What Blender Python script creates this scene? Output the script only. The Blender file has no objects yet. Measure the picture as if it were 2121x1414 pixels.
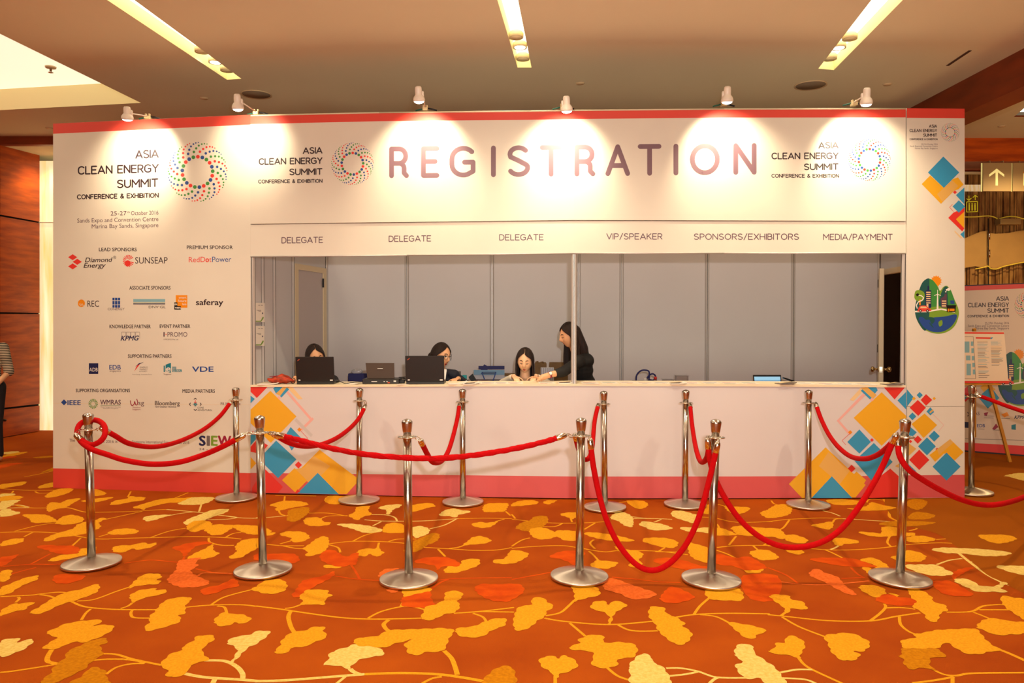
import bpy, bmesh, math, random
from mathutils import Vector, Matrix
from mathutils.geometry import tessellate_polygon
random.seed(7)
scene = bpy.context.scene
COL = scene.collection
# ------------------------------------------------------------------ camera
F, CX, CY, HOR, CAMH = 1600.0, 1060.5, 707.0, 657.0, 1.6
PITCH = math.radians(1.0)
AXY = HOR + F*math.tan(PITCH)
cd = bpy.data.cameras.new('camera'); cam = bpy.data.objects.new('camera', cd); COL.objects.link(cam)
cd.sensor_fit = 'HORIZONTAL'; cd.sensor_width = 36.0; cd.lens = 36.0*F/2121.0
cd.shift_y = -(CY-AXY)/2121.0
cam.location = (0, 0, CAMH); cam.rotation_euler = (math.radians(90)-PITCH, 0, 0)
scene.camera = cam
# ------------------------------------------------------------------ colour and exposure
vs = scene.view_settings
vs.view_transform = 'Standard'; vs.look = 'None'; vs.exposure = -0.7; vs.gamma = 1.0
try: vs.use_curve_mapping = False
except Exception: pass
# ------------------------------------------------------------------ world (the rest of the warm lit hall)
w = bpy.data.worlds.new('world'); scene.world = w; w.use_nodes = True
w.node_tree.nodes['Background'].inputs[0].default_value = (1.0, 0.70, 0.42, 1)
w.node_tree.nodes['Background'].inputs[1].default_value = 0.27
def light(kind, name, loc, energy, color, aim=None, **kw):
    l = bpy.data.lights.new(name, kind); l.energy = energy; l.color = color
    for k, v in kw.items(): setattr(l, k, v)
    o = bpy.data.objects.new(name, l); COL.objects.link(o); o.location = loc
    if aim is not None:
        d = Vector(aim)-Vector(loc); o.rotation_euler = d.to_track_quat('-Z', 'Y').to_euler()
    return o
WARM = (1.0, 0.70, 0.38)
# photographer's flash just above the camera
light('SPOT', 'flash', (0.15, -0.05, 1.93), 860, (1.0, 0.92, 0.88), (0.7, 6.8, 1.6), spot_size=math.radians(104), spot_blend=1.0, shadow_soft_size=0.04)
# downlights in the ceiling slots above the queue
for x, y, e in ((-3.2, 5.2, 330), (0.1, 5.3, 380), (3.1, 5.2, 330), (-3.4, 2.6, 130), (0.0, 2.2, 140), (3.4, 2.6, 130), (-3.0, -1.6, 260), (3.0, -1.6, 260), (0, -4.5, 260), (-7, 2, 160), (7, 2, 160)):
    light('SPOT', 'downlight_light', (x, y, 3.93), e, (1.0, 0.80, 0.54), (x, y, 0), spot_size=math.radians(140), spot_blend=0.9, shadow_soft_size=0.06)
# lit downlight at the far end of each slot, over the booth
for x, y, e in ((-2.85, 7.2, 130), (0.07, 6.95, 150), (2.85, 7.0, 130)):
    light('SPOT', 'booth_downlight', (x, y, 3.97), e, (1.0, 0.82, 0.60), (x, y+.6, 0), spot_size=math.radians(150), spot_blend=0.9, shadow_soft_size=0.3)
# fill spots added for the left wood wall and right bay, plus the onyx corner downlight
for x, y, e in ((-6.9, 8.2, 170), (-6.4, 10.6, 45), (6.6, 9.4, 330), (6.2, 6.4, 170), (-7.0, 6.2, 50)):
    light('SPOT', 'side_light', (x, y, 3.8), e, (1.0, 0.70, 0.34), (x, y+.5, 0), spot_size=math.radians(130), spot_blend=0.9, shadow_soft_size=0.06)
# unseen fill lights added to brighten the ceiling and the side bay
light('AREA', 'ceiling_fill', (0, -3.5, .9), 420, (1.0, .84, .60), (0, 1.0, 4.2), shape='RECTANGLE', size=7, size_y=2)
light('AREA', 'ceiling_fill', (7.6, 6.5, .9), 70, (1.0, .66, .30), (7.0, 8.0, 4.2), shape='RECTANGLE', size=1.5, size_y=2)
# ------------------------------------------------------------------ pixel rays to points on real planes
UPV = Vector((0, math.sin(PITCH), math.cos(PITCH))); FWD = Vector((0, math.cos(PITCH), -math.sin(PITCH)))
CAM = Vector((0, 0, CAMH))
def ray(px, py): return Vector(((px-CX)/F, 0, 0)) + UPV*((AXY-py)/F) + FWD
def at_h(px, py, h):
    d = ray(px, py); return CAM + d*((h-CAMH)/d.z)
def at_y(px, py, y):
    d = ray(px, py); return CAM + d*(y/d.y)
def flr(px, py): return at_h(px, py, 0.0)
CEIL = 3.98
def ceil(px, py): return at_h(px, py, CEIL)
class Plane:                                  # vertical wall plane through two ground points
    def __init__(s, a, b):
        s.a = Vector((a[0], a[1], 0)); s.b = Vector((b[0], b[1], 0)); t = (s.b-s.a).normalized()
        s.t = t; s.n = Vector((t.y, -t.x, 0))
        if s.n.y > 0: s.n = -s.n
    def __call__(s, px, py, off=0.0):
        d = ray(px, py); k = (s.a+s.n*off-CAM).dot(s.n)/d.dot(s.n); return CAM + d*k
class Poly:                                   # folded front of the booth
    def __init__(s, knots):
        s.px = [k[0] for k in knots]; s.p = [flr(k[0], k[1]) for k in knots]
        s.pl = [Plane(s.p[i], s.p[i+1]) for i in range(len(knots)-1)]
    def seg(s, px):
        for i in range(len(s.pl)):
            if px <= s.px[i+1]: return s.pl[i]
        return s.pl[-1]
    def __call__(s, px, py, off=0.0): return s.seg(px)(px, py, off)
    @property
    def n(s): return s.pl[1].n
KN = [(110, 1010), (519, 1022.5), (1190, 1033.5), (1877, 1032), (1998, 1030)]
WALL = Poly(KN)
# ------------------------------------------------------------------ materials
def lin(c):
    r = []
    for v in c:
        v = v/255.0; r.append(v/12.92 if v <= 0.04045 else ((v+0.055)/1.055)**2.4)
    return (r[0], r[1], r[2], 1)
MATS = {}
def mat(name, rgb, rough=0.6, metal=0.0, emit=None, es=1.0, noise=0.0, nscale=20, bump=0.0, bscale=200, spec=0.5, trans=0.0, stretch=(1,1,1), rgb2=None, coat=0.0, sheen=0.0):
    if name in MATS: return MATS[name]
    m = bpy.data.materials.new(name); m.use_nodes = True; nt = m.node_tree; b = nt.nodes['Principled BSDF']
    c = lin(rgb); b.inputs['Base Color'].default_value = c; b.inputs['Roughness'].default_value = rough
    b.inputs['Metallic'].default_value = metal; b.inputs['Specular IOR Level'].default_value = spec
    if trans: b.inputs['Transmission Weight'].default_value = trans
    if coat: b.inputs['Coat Weight'].default_value = coat
    if sheen: b.inputs['Sheen Weight'].default_value = sheen; b.inputs['Sheen Tint'].default_value = (1,.3,.2,1)
    if emit: b.inputs['Emission Color'].default_value = lin(emit); b.inputs['Emission Strength'].default_value = es
    if noise or bump:
        tc = nt.nodes.new('ShaderNodeTexCoord'); mp = nt.nodes.new('ShaderNodeMapping'); mp.inputs['Scale'].default_value = stretch
        nt.links.new(tc.outputs['Object'], mp.inputs['Vector'])
    if noise:
        n = nt.nodes.new('ShaderNodeTexNoise'); n.inputs['Scale'].default_value = nscale; n.inputs['Detail'].default_value = 6
        nt.links.new(mp.outputs[0], n.inputs['Vector'])
        mx = nt.nodes.new('ShaderNodeMix'); mx.data_type = 'RGBA'
        c2 = lin(rgb2) if rgb2 else tuple(v*(1-noise) for v in c[:3])+(1,)
        rp = nt.nodes.new('ShaderNodeValToRGB'); rp.color_ramp.elements[0].position = .35; rp.color_ramp.elements[1].position = .65
        nt.links.new(n.outputs['Fac'], rp.inputs[0]); nt.links.new(rp.outputs[0], mx.inputs['Factor'])
        mx.inputs['A'].default_value = c; mx.inputs['B'].default_value = c2
        nt.links.new(mx.outputs['Result'], b.inputs['Base Color'])
    if bump:
        n2 = nt.nodes.new('ShaderNodeTexNoise'); n2.inputs['Scale'].default_value = bscale; n2.inputs['Detail'].default_value = 4
        nt.links.new(mp.outputs[0], n2.inputs['Vector']); bp = nt.nodes.new('ShaderNodeBump'); bp.inputs['Strength'].default_value = bump
        bp.inputs['Distance'].default_value = 0.01
        nt.links.new(n2.outputs['Fac'], bp.inputs['Height']); nt.links.new(bp.outputs[0], b.inputs['Normal'])
    if emit and noise: nt.links.new(mx.outputs['Result'], b.inputs['Emission Color'])
    MATS[name] = m; return m
PANEL = mat('panel_white', (222, 218, 206), 0.55, noise=0.03, nscale=3)
COUNT = mat('counter_white', (214, 210, 212), 0.5, noise=0.02, nscale=3)
EDGE = mat('panel_edge', (225, 210, 180), 0.6)
REDB = mat('print_red', (218, 70, 58), 0.5)
PINK = mat('print_coral', (208, 86, 88), 0.5)
BLUE = mat('print_blue', (52, 152, 200), 0.5)
YELL = mat('print_yellow', (232, 174, 34), 0.5)
YEL2 = mat('print_ochre', (222, 176, 92), 0.5)
PALE = mat('print_pale_yellow', (232, 202, 150), 0.5)
PPNK = mat('print_pale_pink', (232, 178, 172), 0.5)
GREYP = mat('print_grey', (200, 196, 196), 0.5)
REDP = mat('print_bright_red', (222, 52, 44), 0.5)
INK = mat('ink_dark', (42, 22, 34), 0.5)
PURP = mat('ink_purple_grey', (92, 66, 84), 0.5)
NAVY = mat('ink_navy', (24, 34, 84), 0.5)
MBLUE = mat('ink_blue', (34, 74, 150), 0.5)
TEAL = mat('ink_teal', (10, 122, 142), 0.5)
GREEN = mat('ink_green', (60, 140, 64), 0.5)
DGREEN = mat('ink_dark_green', (24, 84, 82), 0.5)
LGREEN = mat('ink_leaf_green', (120, 160, 50), 0.5)
ORAN = mat('ink_orange', (232, 142, 16), 0.5)
WHITE = mat('ink_white', (240, 236, 228), 0.5)
BLACK = mat('ink_black', (14, 12, 12), 0.5)
GREYI = mat('ink_grey', (110, 100, 100), 0.5)
MAROON = mat('ink_maroon', (150, 26, 60), 0.5)
LBLUE = mat('ink_light_blue', (130, 180, 196), 0.5)
STEEL = mat('brushed_steel', (190, 184, 176), 0.22, 1.0)
STEELB = mat('brushed_steel_base', (206, 198, 186), 0.33, 1.0)
_n = STEELB.node_tree; _b = _n.nodes['Principled BSDF']; _b.inputs['Anisotropic'].default_value = .85; _t = _n.nodes.new('ShaderNodeTangent'); _t.direction_type = 'RADIAL'; _t.axis = 'Z'; _n.links.new(_t.outputs[0], _b.inputs['Tangent'])
CHROME = mat('chrome', (225, 220, 210), 0.12, 1.0)
ALU = mat('aluminium', (206, 204, 202), 0.5, 0.6)
ALUD = mat('aluminium_groove', (70, 66, 62), 0.5, 0.6)
VELVET = mat('red_velvet', (186, 2, 8), 0.9, noise=0.12, nscale=60, spec=0.15)
WOOD = mat('figured_red_wood', (204, 88, 12), 0.35, noise=0.5, nscale=2.6, stretch=(0.8, 1, 6), rgb2=(160, 60, 6))
WOODD = mat('dark_red_wood', (140, 56, 14), 0.5, noise=0.3, nscale=2, stretch=(1, 1, 5))
CEILM = mat('ceiling_paint', (226, 218, 186), 0.8, noise=0.04, nscale=0.6)
GAPM = mat('shadow_gap', (12, 8, 6), 0.9)
# ------------------------------------------------------------------ mesh helpers
def link(name, me, parent=None):
    o = bpy.data.objects.new(name, me); COL.objects.link(o)
    if parent is not None:
        o.parent = parent
        if parent.parent is None: o.matrix_parent_inverse = parent.matrix_basis.inverted()
    return o
def tag(o, label=None, cat=None, group=None, kind=None):
    if label: o['label'] = label
    if cat: o['category'] = cat
    if group: o['group'] = group
    if kind: o['kind'] = kind
    return o
def thing(name, label, cat, loc=(0, 0, 0), group=None):
    o = bpy.data.objects.new(name, None); COL.objects.link(o); o.location = loc; o.empty_display_size = 0.05
    return tag(o, label, cat, group)
class MB:
    """collects faces in world space, several materials, one object"""
    def __init__(s): s.v = []; s.f = []; s.m = []; s.ms = []; s.sm = []
    def mi(s, m):
        if m not in s.ms: s.ms.append(m)
        return s.ms.index(m)
    def add(s, vs, fs, m, smooth=False):
        b = len(s.v); s.v += [tuple(x) for x in vs]; i = s.mi(m)
        for f in fs: s.f.append([b+k for k in f]); s.m.append(i); s.sm.append(smooth)
        return s
    def box(s, lo, hi, m):
        x0, y0, z0 = lo; x1, y1, z1 = hi
        return s.hexa([(x0,y0,z0),(x1,y0,z0),(x1,y1,z0),(x0,y1,z0)], [(x0,y0,z1),(x1,y0,z1),(x1,y1,z1),(x0,y1,z1)], m)
    def hexa(s, a, b, m, smooth=False):       # two rings of n points
        n = len(a); fs = [list(range(n))[::-1], [n+i for i in range(n)]]
        fs += [[i, (i+1) % n, n+(i+1) % n, n+i] for i in range(n)]
        return s.add(list(a)+list(b), fs, m, smooth)
    def obox(s, c, ax, ay, az, m):            # box from centre and three half-axis vectors
        c = Vector(c); ax = Vector(ax); ay = Vector(ay); az = Vector(az)
        a = [c-ax-ay-az, c+ax-ay-az, c+ax+ay-az, c-ax+ay-az]; b = [p+az*2 for p in a]
        return s.hexa(a, b, m)
    def lathe(s, prof, m, c=(0, 0, 0), n=32, axis=None, smooth=True, cap=True):
        c = Vector(c); az = Vector(axis or (0, 0, 1)).normalized(); ax = az.orthogonal().normalized(); ay = az.cross(ax)
        vs = []; fs = []
        for r, z in prof:
            for k in range(n):
                t = 2*math.pi*k/n; vs.append(c+ax*(r*math.cos(t))+ay*(r*math.sin(t))+az*z)
        for j in range(len(prof)-1):
            for k in range(n): fs.append([j*n+k, j*n+(k+1) % n, (j+1)*n+(k+1) % n, (j+1)*n+k])
        if cap: fs.append([k for k in range(n)][::-1]); fs.append([(len(prof)-1)*n+k for k in range(n)])
        return s.add(vs, fs, m, smooth)
    def tube(s, pts, r, m, n=10, smooth=True, closed=False):
        pts = [Vector(p) for p in pts]; N = len(pts); vs = []; fs = []; up = None
        for i, p in enumerate(pts):
            a = pts[(i-1) % N] if (i > 0 or closed) else p; b = pts[(i+1) % N] if (i < N-1 or closed) else p
            t = (b-a).normalized()
            if up is None: up = t.orthogonal().normalized()
            up = (up-t*up.dot(t)).normalized(); sd = t.cross(up); rr = r[i] if isinstance(r, (list, tuple)) else r
            for k in range(n):
                q = 2*math.pi*k/n; vs.append(p+up*(rr*math.cos(q))+sd*(rr*math.sin(q)))
        M = N if closed else N-1
        for i in range(M):
            j = (i+1) % N
            for k in range(n): fs.append([i*n+k, i*n+(k+1) % n, j*n+(k+1) % n, j*n+k])
        if not closed: fs.append(list(range(n))[::-1]); fs.append([(N-1)*n+k for k in range(n)])
        return s.add(vs, fs, m, smooth)
    def ball(s, c, r, m, n=14, sc=(1, 1, 1)):
        pr = [(max(math.sin(math.pi*i/(n-1)), 1e-4)*r, -math.cos(math.pi*i/(n-1))*r) for i in range(n)]
        b = len(s.v); s.lathe(pr, m, (0, 0, 0), n+4, cap=False)
        for i in range(b, len(s.v)):
            v = s.v[i]; s.v[i] = (c[0]+v[0]*sc[0], c[1]+v[1]*sc[1], c[2]+v[2]*sc[2])
        return s
    def build(s, name, parent=None, bevel=0.0, fix=True):
        me = bpy.data.meshes.new(name); me.from_pydata(s.v, [], s.f)
        for m in s.ms: me.materials.append(m)
        for i, p in enumerate(me.polygons): p.material_index = s.m[i]; p.use_smooth = s.sm[i]
        if fix:
            bm = bmesh.new(); bm.from_mesh(me); bmesh.ops.recalc_face_normals(bm, faces=bm.faces); bm.to_mesh(me); bm.free()
        me.update(); o = link(name, me, parent)
        if bevel:
            bv = o.modifiers.new('bevel', 'BEVEL'); bv.width = bevel; bv.segments = 2; bv.limit_method = 'ANGLE'
        return o
def spline(pts, n=6, closed=False):
    """Catmull-Rom through tuples"""
    N = len(pts); out = []
    R = range(N) if closed else range(N-1)
    for i in R:
        p0 = pts[(i-1) % N] if (closed or i > 0) else pts[0]; p1 = pts[i]; p2 = pts[(i+1) % N]
        p3 = pts[(i+2) % N] if (closed or i < N-2) else pts[-1]
        for k in range(n):
            t = k/n; out.append(tuple(0.5*((2*b)+(c-a)*t+(2*a-5*b+4*c-d)*t*t+(-a+3*b-3*c+d)*t**3) for a, b, c, d in zip(p0, p1, p2, p3)))
    if not closed: out.append(tuple(pts[-1]))
    return out
def pairs(l): return [(l[i], l[i+1]) for i in range(0, len(l), 2)]
# slab standing on the booth front: px list with top and bottom pixel rows
def wall_slab(mb, pts, m, front=0.0, thick=0.04, surf=None):
    surf = surf or WALL
    fr_t = [surf(x, t, front) for x, t, b in pts]; fr_b = [surf(x, b, front) for x, t, b in pts]
    n = (surf.n if not isinstance(surf, Poly) else surf.seg((pts[0][0]+pts[-1][0])/2).n)
    bk_t = [p-n*thick for p in fr_t]; bk_b = [p-n*thick for p in fr_b]
    N = len(pts); vs = fr_t+fr_b+bk_t+bk_b; fs = []
    for i in range(N-1):
        fs += [[i, i+1, N+i+1, N+i], [2*N+i, 3*N+i, 3*N+i+1, 2*N+i+1], [i, 2*N+i, 2*N+i+1, i+1], [N+i, N+i+1, 3*N+i+1, 3*N+i]]
    fs += [[0, N, 3*N, 2*N], [N-1, 3*N-1, 4*N-1, 2*N-1]]
    mb.add(vs, fs, m); return mb
class Print:
    """flat print lying on a surface, later pieces on top"""
    def __init__(s, surf, off=0.0004, step=0.00001): s.s = surf; s.o = off; s.st = step; s.mb = MB()
    def poly(s, pts, m):
        s.o += s.st; s.mb.add([s.s(x, y, s.o) for x, y in pts], [list(range(len(pts)))], m); return s
    def P(s, flat, m): return s.poly(pairs(flat), m)
    def dia(s, x, y, r, m, ry=None): ry = ry or r; return s.poly([(x-r, y), (x, y-ry), (x+r, y), (x, y+ry)], m)
    def rect(s, x0, y0, x1, y1, m): return s.poly([(x0, y0), (x1, y0), (x1, y1), (x0, y1)], m)
    def disc(s, x, y, r, m, n=14, ry=None):
        ry = ry or r; return s.poly([(x+r*math.cos(2*math.pi*k/n), y+ry*math.sin(2*math.pi*k/n)) for k in range(n)], m)
    def curve(s, flat, m, n=6): return s.poly(spline(pairs(flat), n, True), m)
    def line(s, pts, w, m):
        s.o += s.st
        for (x0, y0), (x1, y1) in zip(pts, pts[1:]):
            dx, dy = x1-x0, y1-y0; L = math.hypot(dx, dy) or 1; nx, ny = -dy/L*w/2, dx/L*w/2; s.o += 1e-6
            s.mb.add([s.s(a, b, s.o) for a, b in ((x0+nx, y0+ny), (x1+nx, y1+ny), (x1-nx, y1-ny), (x0-nx, y0-ny))], [[0, 1, 2, 3]], m)
        return s
    def build(s, name, parent): return s.mb.build(name, parent, fix=False)
# ------------------------------------------------------------------ lettering
FONTC = {}
def font_mesh(txt, bold=0.0, shear=0.0):
    k = (txt, bold, shear)
    if k in FONTC: return FONTC[k]
    cu = bpy.data.curves.new('t', 'FONT'); cu.body = txt; cu.offset = bold; cu.shear = shear; cu.resolution_u = 3; cu.fill_mode = 'FRONT'
    o = bpy.data.objects.new('t', cu); COL.objects.link(o); dg = bpy.context.evaluated_depsgraph_get(); dg.update()
    me = bpy.data.meshes.new_from_object(o.evaluated_get(dg)); vs = [tuple(v.co[:2]) for v in me.vertices]; fs = [list(p.vertices) for p in me.polygons]
    bpy.data.objects.remove(o); bpy.data.curves.remove(cu); bpy.data.meshes.remove(me)
    FONTC[k] = (vs, fs); return vs, fs
cu = bpy.data.curves.new('t', 'FONT'); CAPH = None
def text(surf, txt, x0, x1, yb0, yb1, cap, m, parent, bold=0.0, shear=0.0, off=0.0006, name='lettering'):
    """fit the built-in font between x0 and x1, baseline yb0 to yb1, capital height cap"""
    global CAPH
    if CAPH is None: CAPH = max(v[1] for v in font_mesh('H')[0])
    vs, fs = font_mesh(txt, 0.0, shear); a = min(v[0] for v in vs); b = max(v[0] for v in vs); k = (x1-x0)/(b-a)
    mb = MB(); w_ = bold*cap
    for dx, dy in (((0, 0),) if not bold else ((-w_, 0), (w_, 0), (0, w_*.7), (0, -w_*.7), (-w_, w_*.5), (w_, -w_*.5))):
        out = []
        for x, y in vs:
            px = x0+(x-a)*k; t = (px-x0)/(x1-x0); out.append(surf(px+dx, yb0+(yb1-yb0)*t-y/CAPH*cap+dy, off))
        off += 1e-6; mb.add(out, fs, m)
    return mb.build(name, parent, fix=False)
def arc(cx, cy, rx, ry, a0, a1, n=10): return [(cx+rx*math.cos(math.radians(a0+(a1-a0)*i/n)), cy+ry*math.sin(math.radians(a0+(a1-a0)*i/n))) for i in range(n+1)]
G = {
 'A': (.80, [[(0,0),(.40,1),(.80,0)], [(.13,.30),(.67,.30)]]),
 'B': (.60, [[(.33,.54)]+arc(.33,.27,.27,.27,90,-90)+[(0,0),(0,1)]+arc(.31,.77,.23,.23,90,-90)+[(0,.54)]]),
 'C': (.68, [arc(.38,.62,.38,.38,40,180,8)+arc(.38,.38,.38,.38,180,320,8)]),
 'D': (.68, [[(0,0),(0,1),(.26,1)]+arc(.26,.58,.42,.42,90,0,6)+arc(.26,.42,.42,.42,0,-90,6)+[(0,0)]]),
 'E': (.58, [[(.58,1),(0,1),(0,0),(.58,0)], [(0,.52),(.50,.52)]]),
 'F': (.56, [[(.56,1),(0,1),(0,0)], [(0,.50),(.48,.50)]]),
 'G': (.76, [arc(.40,.60,.40,.40,42,180,8)+arc(.40,.40,.40,.40,180,290,8)+[(.74,.14),(.74,.48),(.44,.48)]]),
 'H': (.66, [[(0,0),(0,1)], [(.66,0),(.66,1)], [(0,.5),(.66,.5)]]),
 'I': (.0, [[(0,0),(0,1)]]),
 'J': (.4, [[(.4,1),(.4,.22)]+arc(.2,.2,.2,.2,0,-160,6)]),
 'K': (.62, [[(0,0),(0,1)], [(.58,1),(0,.42)], [(.2,.6),(.62,0)]]),
 'L': (.52, [[(0,1),(0,0),(.52,0)]]),
 'M': (.82, [[(0,0),(0,1),(.41,.35),(.82,1),(.82,0)]]),
 'N': (.68, [[(0,0),(0,1),(.68,0),(.68,1)]]),
 'O': (.80, [arc(.40,.5,.40,.5,0,360,26)]),
 'P': (.58, [[(0,0),(0,1),(.30,1)]+arc(.30,.72,.28,.28,90,-90,8)+[(0,.44)]]),
 'R': (.62, [[(0,0),(0,1),(.32,1)]+arc(.32,.73,.27,.27,90,-90,8)+[(0,.46)], [(.32,.46)]+arc(.32,.28,.2,.18,90,0,5)+[(.52,.1),(.62,.0)]]),
 'S': (.62, [arc(.31,.76,.29,.24,35,180,8)+[(.04,.66),(.31,.52),(.58,.36)]+arc(.31,.26,.31,.26,10,-150,9)]),
 'T': (.66, [[(0,1),(.66,1)], [(.33,1),(.33,0)]]),
 'U': (.66, [[(0,1),(0,.33)]+arc(.33,.33,.33,.33,180,360,10)+[(.66,1)]]),
 'V': (.72, [[(0,1),(.36,0),(.72,1)]]),
 'W': (1.0, [[(0,1),(.25,0),(.5,.85),(.75,0),(1,1)]]),
 'X': (.64, [[(0,0),(.64,1)], [(0,1),(.64,0)]]),
 'Y': (.68, [[(0,1),(.34,.48),(.68,1)], [(.34,.48),(.34,0)]]),
 '/': (.42, [[(0,-.08),(.42,1.05)]]),
 '&': (.66, [[(.66,0),(.16,.66)]+arc(.3,.8,.17,.2,215,-30,8)+[(.12,.42)]+arc(.26,.23,.25,.23,140,330,7)+[(.62,.42)]]),
 ' ': (.30, [])}
G2 = dict(G); G2['R'] = (.60, [[(0,0),(0,1),(.32,1)]+arc(.32,.73,.27,.27,90,-90,8)+[(0,.46)], [(.30,.46),(.60,0)]])
def strokes(surf, txt, x0, x1, yb0, yb1, cap, w, m, parent, gap=.24, glyphs=G2, boxes=None, off=0.0006, name='lettering'):
    """monoline lettering; w = pen width, x0..x1 the outer extent"""
    tot = sum(glyphs[c][0] for c in txt)+gap*(len(txt)-1); k = (x1-x0-w)/tot; x = x0+w/2; mb = MB(); e = [0]
    yb0 -= w/2; yb1 -= w/2; H = cap-w
    def pt(u, v): t = (u-x0)/(x1-x0); return (u, yb0+(yb1-yb0)*t-v*H)
    def put(q): e[0] += 1e-6; return [surf(a, b, off+e[0]) for a, b in q]
    nd = 12 if w > 5 else 6
    for i, c in enumerate(txt):
        gw, ps = glyphs[c]; sx = k; xs = x
        if boxes: xs = boxes[i][0]+w/2; sx = (boxes[i][1]-boxes[i][0]-w)/max(gw, 1e-6) if gw else 0
        for p in ps:
            q = [pt(xs+a*sx, b) for a, b in p]
            for (ax, ay), (bx, by) in zip(q, q[1:]):
                dx, dy = bx-ax, by-ay; L = math.hypot(dx, dy)
                if L < 1e-6: continue
                nx, ny = -dy/L*w/2, dx/L*w/2
                mb.add(put([(ax+nx, ay+ny), (bx+nx, by+ny), (bx-nx, by-ny), (ax-nx, ay-ny)]), [[0, 1, 2, 3]], m)
            for (ax, ay) in q:
                mb.add(put([(ax+w/2*math.cos(2*math.pi*j/nd), ay+w/2*math.sin(2*math.pi*j/nd)) for j in range(nd)]), [list(range(nd))], m)
        x += (gw+gap)*k
    return mb.build(name, parent, fix=False)
def swirl(surf, cx, cy, R, parent, off=0.0005):
    pr = Print(surf, off, 2e-6); cols = [REDP, MBLUE, GREEN]
    for a in range(21):
        for j in range(7):
            r = R*(.51, .68, .79, .88, .94, .97, .985)[j]; an = 2*math.pi*a/21-1.545+math.radians((0, 5.5, 12.5, 18.5, 24.5, 29.5, 34.5)[j])
            d = R*(.064, .044, .040, .035, .030, .025, .020)[j]
            pr.disc(cx+r*math.cos(an), cy+r*math.sin(an)*1.0, d, cols[a % 3], 10 if R > 30 else 6)
    return pr.build('logo_mark', parent)
def event_block(surf, parent, asia, clean, summit, conf, caps, pens, sw):
    strokes(surf, 'ASIA', *asia, caps[0], pens[0], INK, parent, gap=.2)
    strokes(surf, 'CLEAN ENERGY', *clean, caps[0], pens[0], INK, parent, gap=.22)
    strokes(surf, 'SUMMIT', *summit, caps[0], pens[0], INK, parent, gap=.22)
    strokes(surf, 'CONFERENCE & EXHIBITION', *conf, caps[1], pens[1], INK, parent, gap=.24)
    swirl(surf, *sw, parent)
def earth(surf, cx, cy, k, parent, off=0.0005):
    """printed green city on half a globe; local units are pixels around (1941,632)"""
    pr = Print(surf, off, 1e-5)
    def T(fl): return [(cx+(x-1941)*k, cy+(y-632)*k) for x, y in pairs(fl)]
    def C(fl, m, n=5): pr.poly(spline(T(fl), n, True), m)
    def Q(fl, m): pr.poly(T(fl), m)
    pr.poly([(cx+(1938-1941)*k+(20 if j % 2 else 15)*.62*k*math.cos(2*math.pi*j/28)+1*k, cy+(582-632)*k+(20 if j % 2 else 15)*.62*k*math.sin(2*math.pi*j/28)) for j in range(28)], ORAN)
    C([1895,645,1898,622,1904,600,1912,583,1922,577,1932,580,1942,592,1947,602,1954,594,1962,592,1970,602,1976,618,1984,636,1986,652,1978,674,1962,687,1941,691,1918,684,1902,668], LGREEN)
    C([1895,645,1898,622,1904,600,1912,583,1925,577,1926,600,1926,640,1918,684,1902,668], DGREEN)
    Q([1925,577,1932,580,1940,590,1946,602,1948,634,1925,636], GREEN)
    C([1946,634,1948,612,1954,597,1960,593,1968,600,1974,616,1978,634], DGREEN)
    Q([1962,595,1970,602,1977,620,1980,634,1964,634], GREEN)
    C([1894,611,1897,602,1906,601,1914,606,1915,616,1910,624,1902,624,1895,619], LGREEN)
    Q([1904,620,1907,620,1907,632,1904,632], ORAN)
    pr.line(T([1899,611,1908,612,1913,616,1911,621,1902,625,1898,632,1900,639]), 2.0*k, WHITE)
    Q([1897,609,1902,607,1904,611,1899,614], BLACK)
    Q([1917,601,1921,601,1921,592,1925,592,1925,601,1929,601,1929,637,1917,637], NAVY)
    for j in range(6): Q([1918.5,604+j*4.4,1927.5,604+j*4.4,1927.5,606.2+j*4.4,1918.5,606.2+j*4.4], PALE)
    Q([1919,629,1923,629,1923,637,1919,637], PALE)
    pr.line(T([1895,645,1920,645,1950,640,1978,646]), 3.0*k, WHITE)
    Q([1941,608,1943,608,1944,642,1940,642], WHITE)
    pr.line(T([1942,609,1942,600]), 1.3*k, WHITE); pr.line(T([1942,609,1935,612]), 1.3*k, WHITE); pr.line(T([1942,609,1949,612]), 1.3*k, WHITE)
    Q([1948,618,1956,613,1957,608,1961,608,1961,637,1950,637], PURP)
    for j in range(3): Q([1951,622+j*5,1960,622+j*5,1960,624.5+j*5,1951,624.5+j*5], PALE)
    for a, b, r in ((1959,604,1.5), (1961,600,2), (1965,599,3.2)): pr.poly([(cx+(a-1941)*k+r*k*math.cos(t*.6), cy+(b-632)*k+r*k*math.sin(t*.6)) for t in range(11)], WHITE)
    Q([1968,622,1976,622,1977,629,1969,629], MBLUE)
    Q([1959,632,1981,632,1980,635,1979,646,1961,646,1961,635], BLACK)
    Q([1963,639,1966,639,1966,645,1963,645], ORAN); Q([1967,639,1977,639,1977,644,1967,644], ORAN)
    C([1901,642,1904,635,1908,633,1918,633,1923,637,1928,640,1927,644,1902,645], REDB)
    Q([1907,634.5,1917,634.5,1921,638,1906,638], PALE)
    for a in (1906.5, 1921): pr.disc(cx+(a-1941)*k, cy+(643.5-632)*k, 3*k, BLACK, 10); pr.disc(cx+(a-1941)*k, cy+(643.5-632)*k, 1.3*k, WHITE, 8)
    C([1903,660,1909,656,1918,660,1936,657,1958,655,1980,651,1980,662,1968,678,1950,687,1928,686,1912,676], MBLUE)
    C([1914,657,1932,657,1936,664,1930,671,1925,662,1918,662], DGREEN)
    C([1924,667,1930,672,1934,679,1928,674], DGREEN); C([1944,667,1951,663,1952,672,1946,676], LGREEN)
    return pr.build('printed_illustration', parent)
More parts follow.
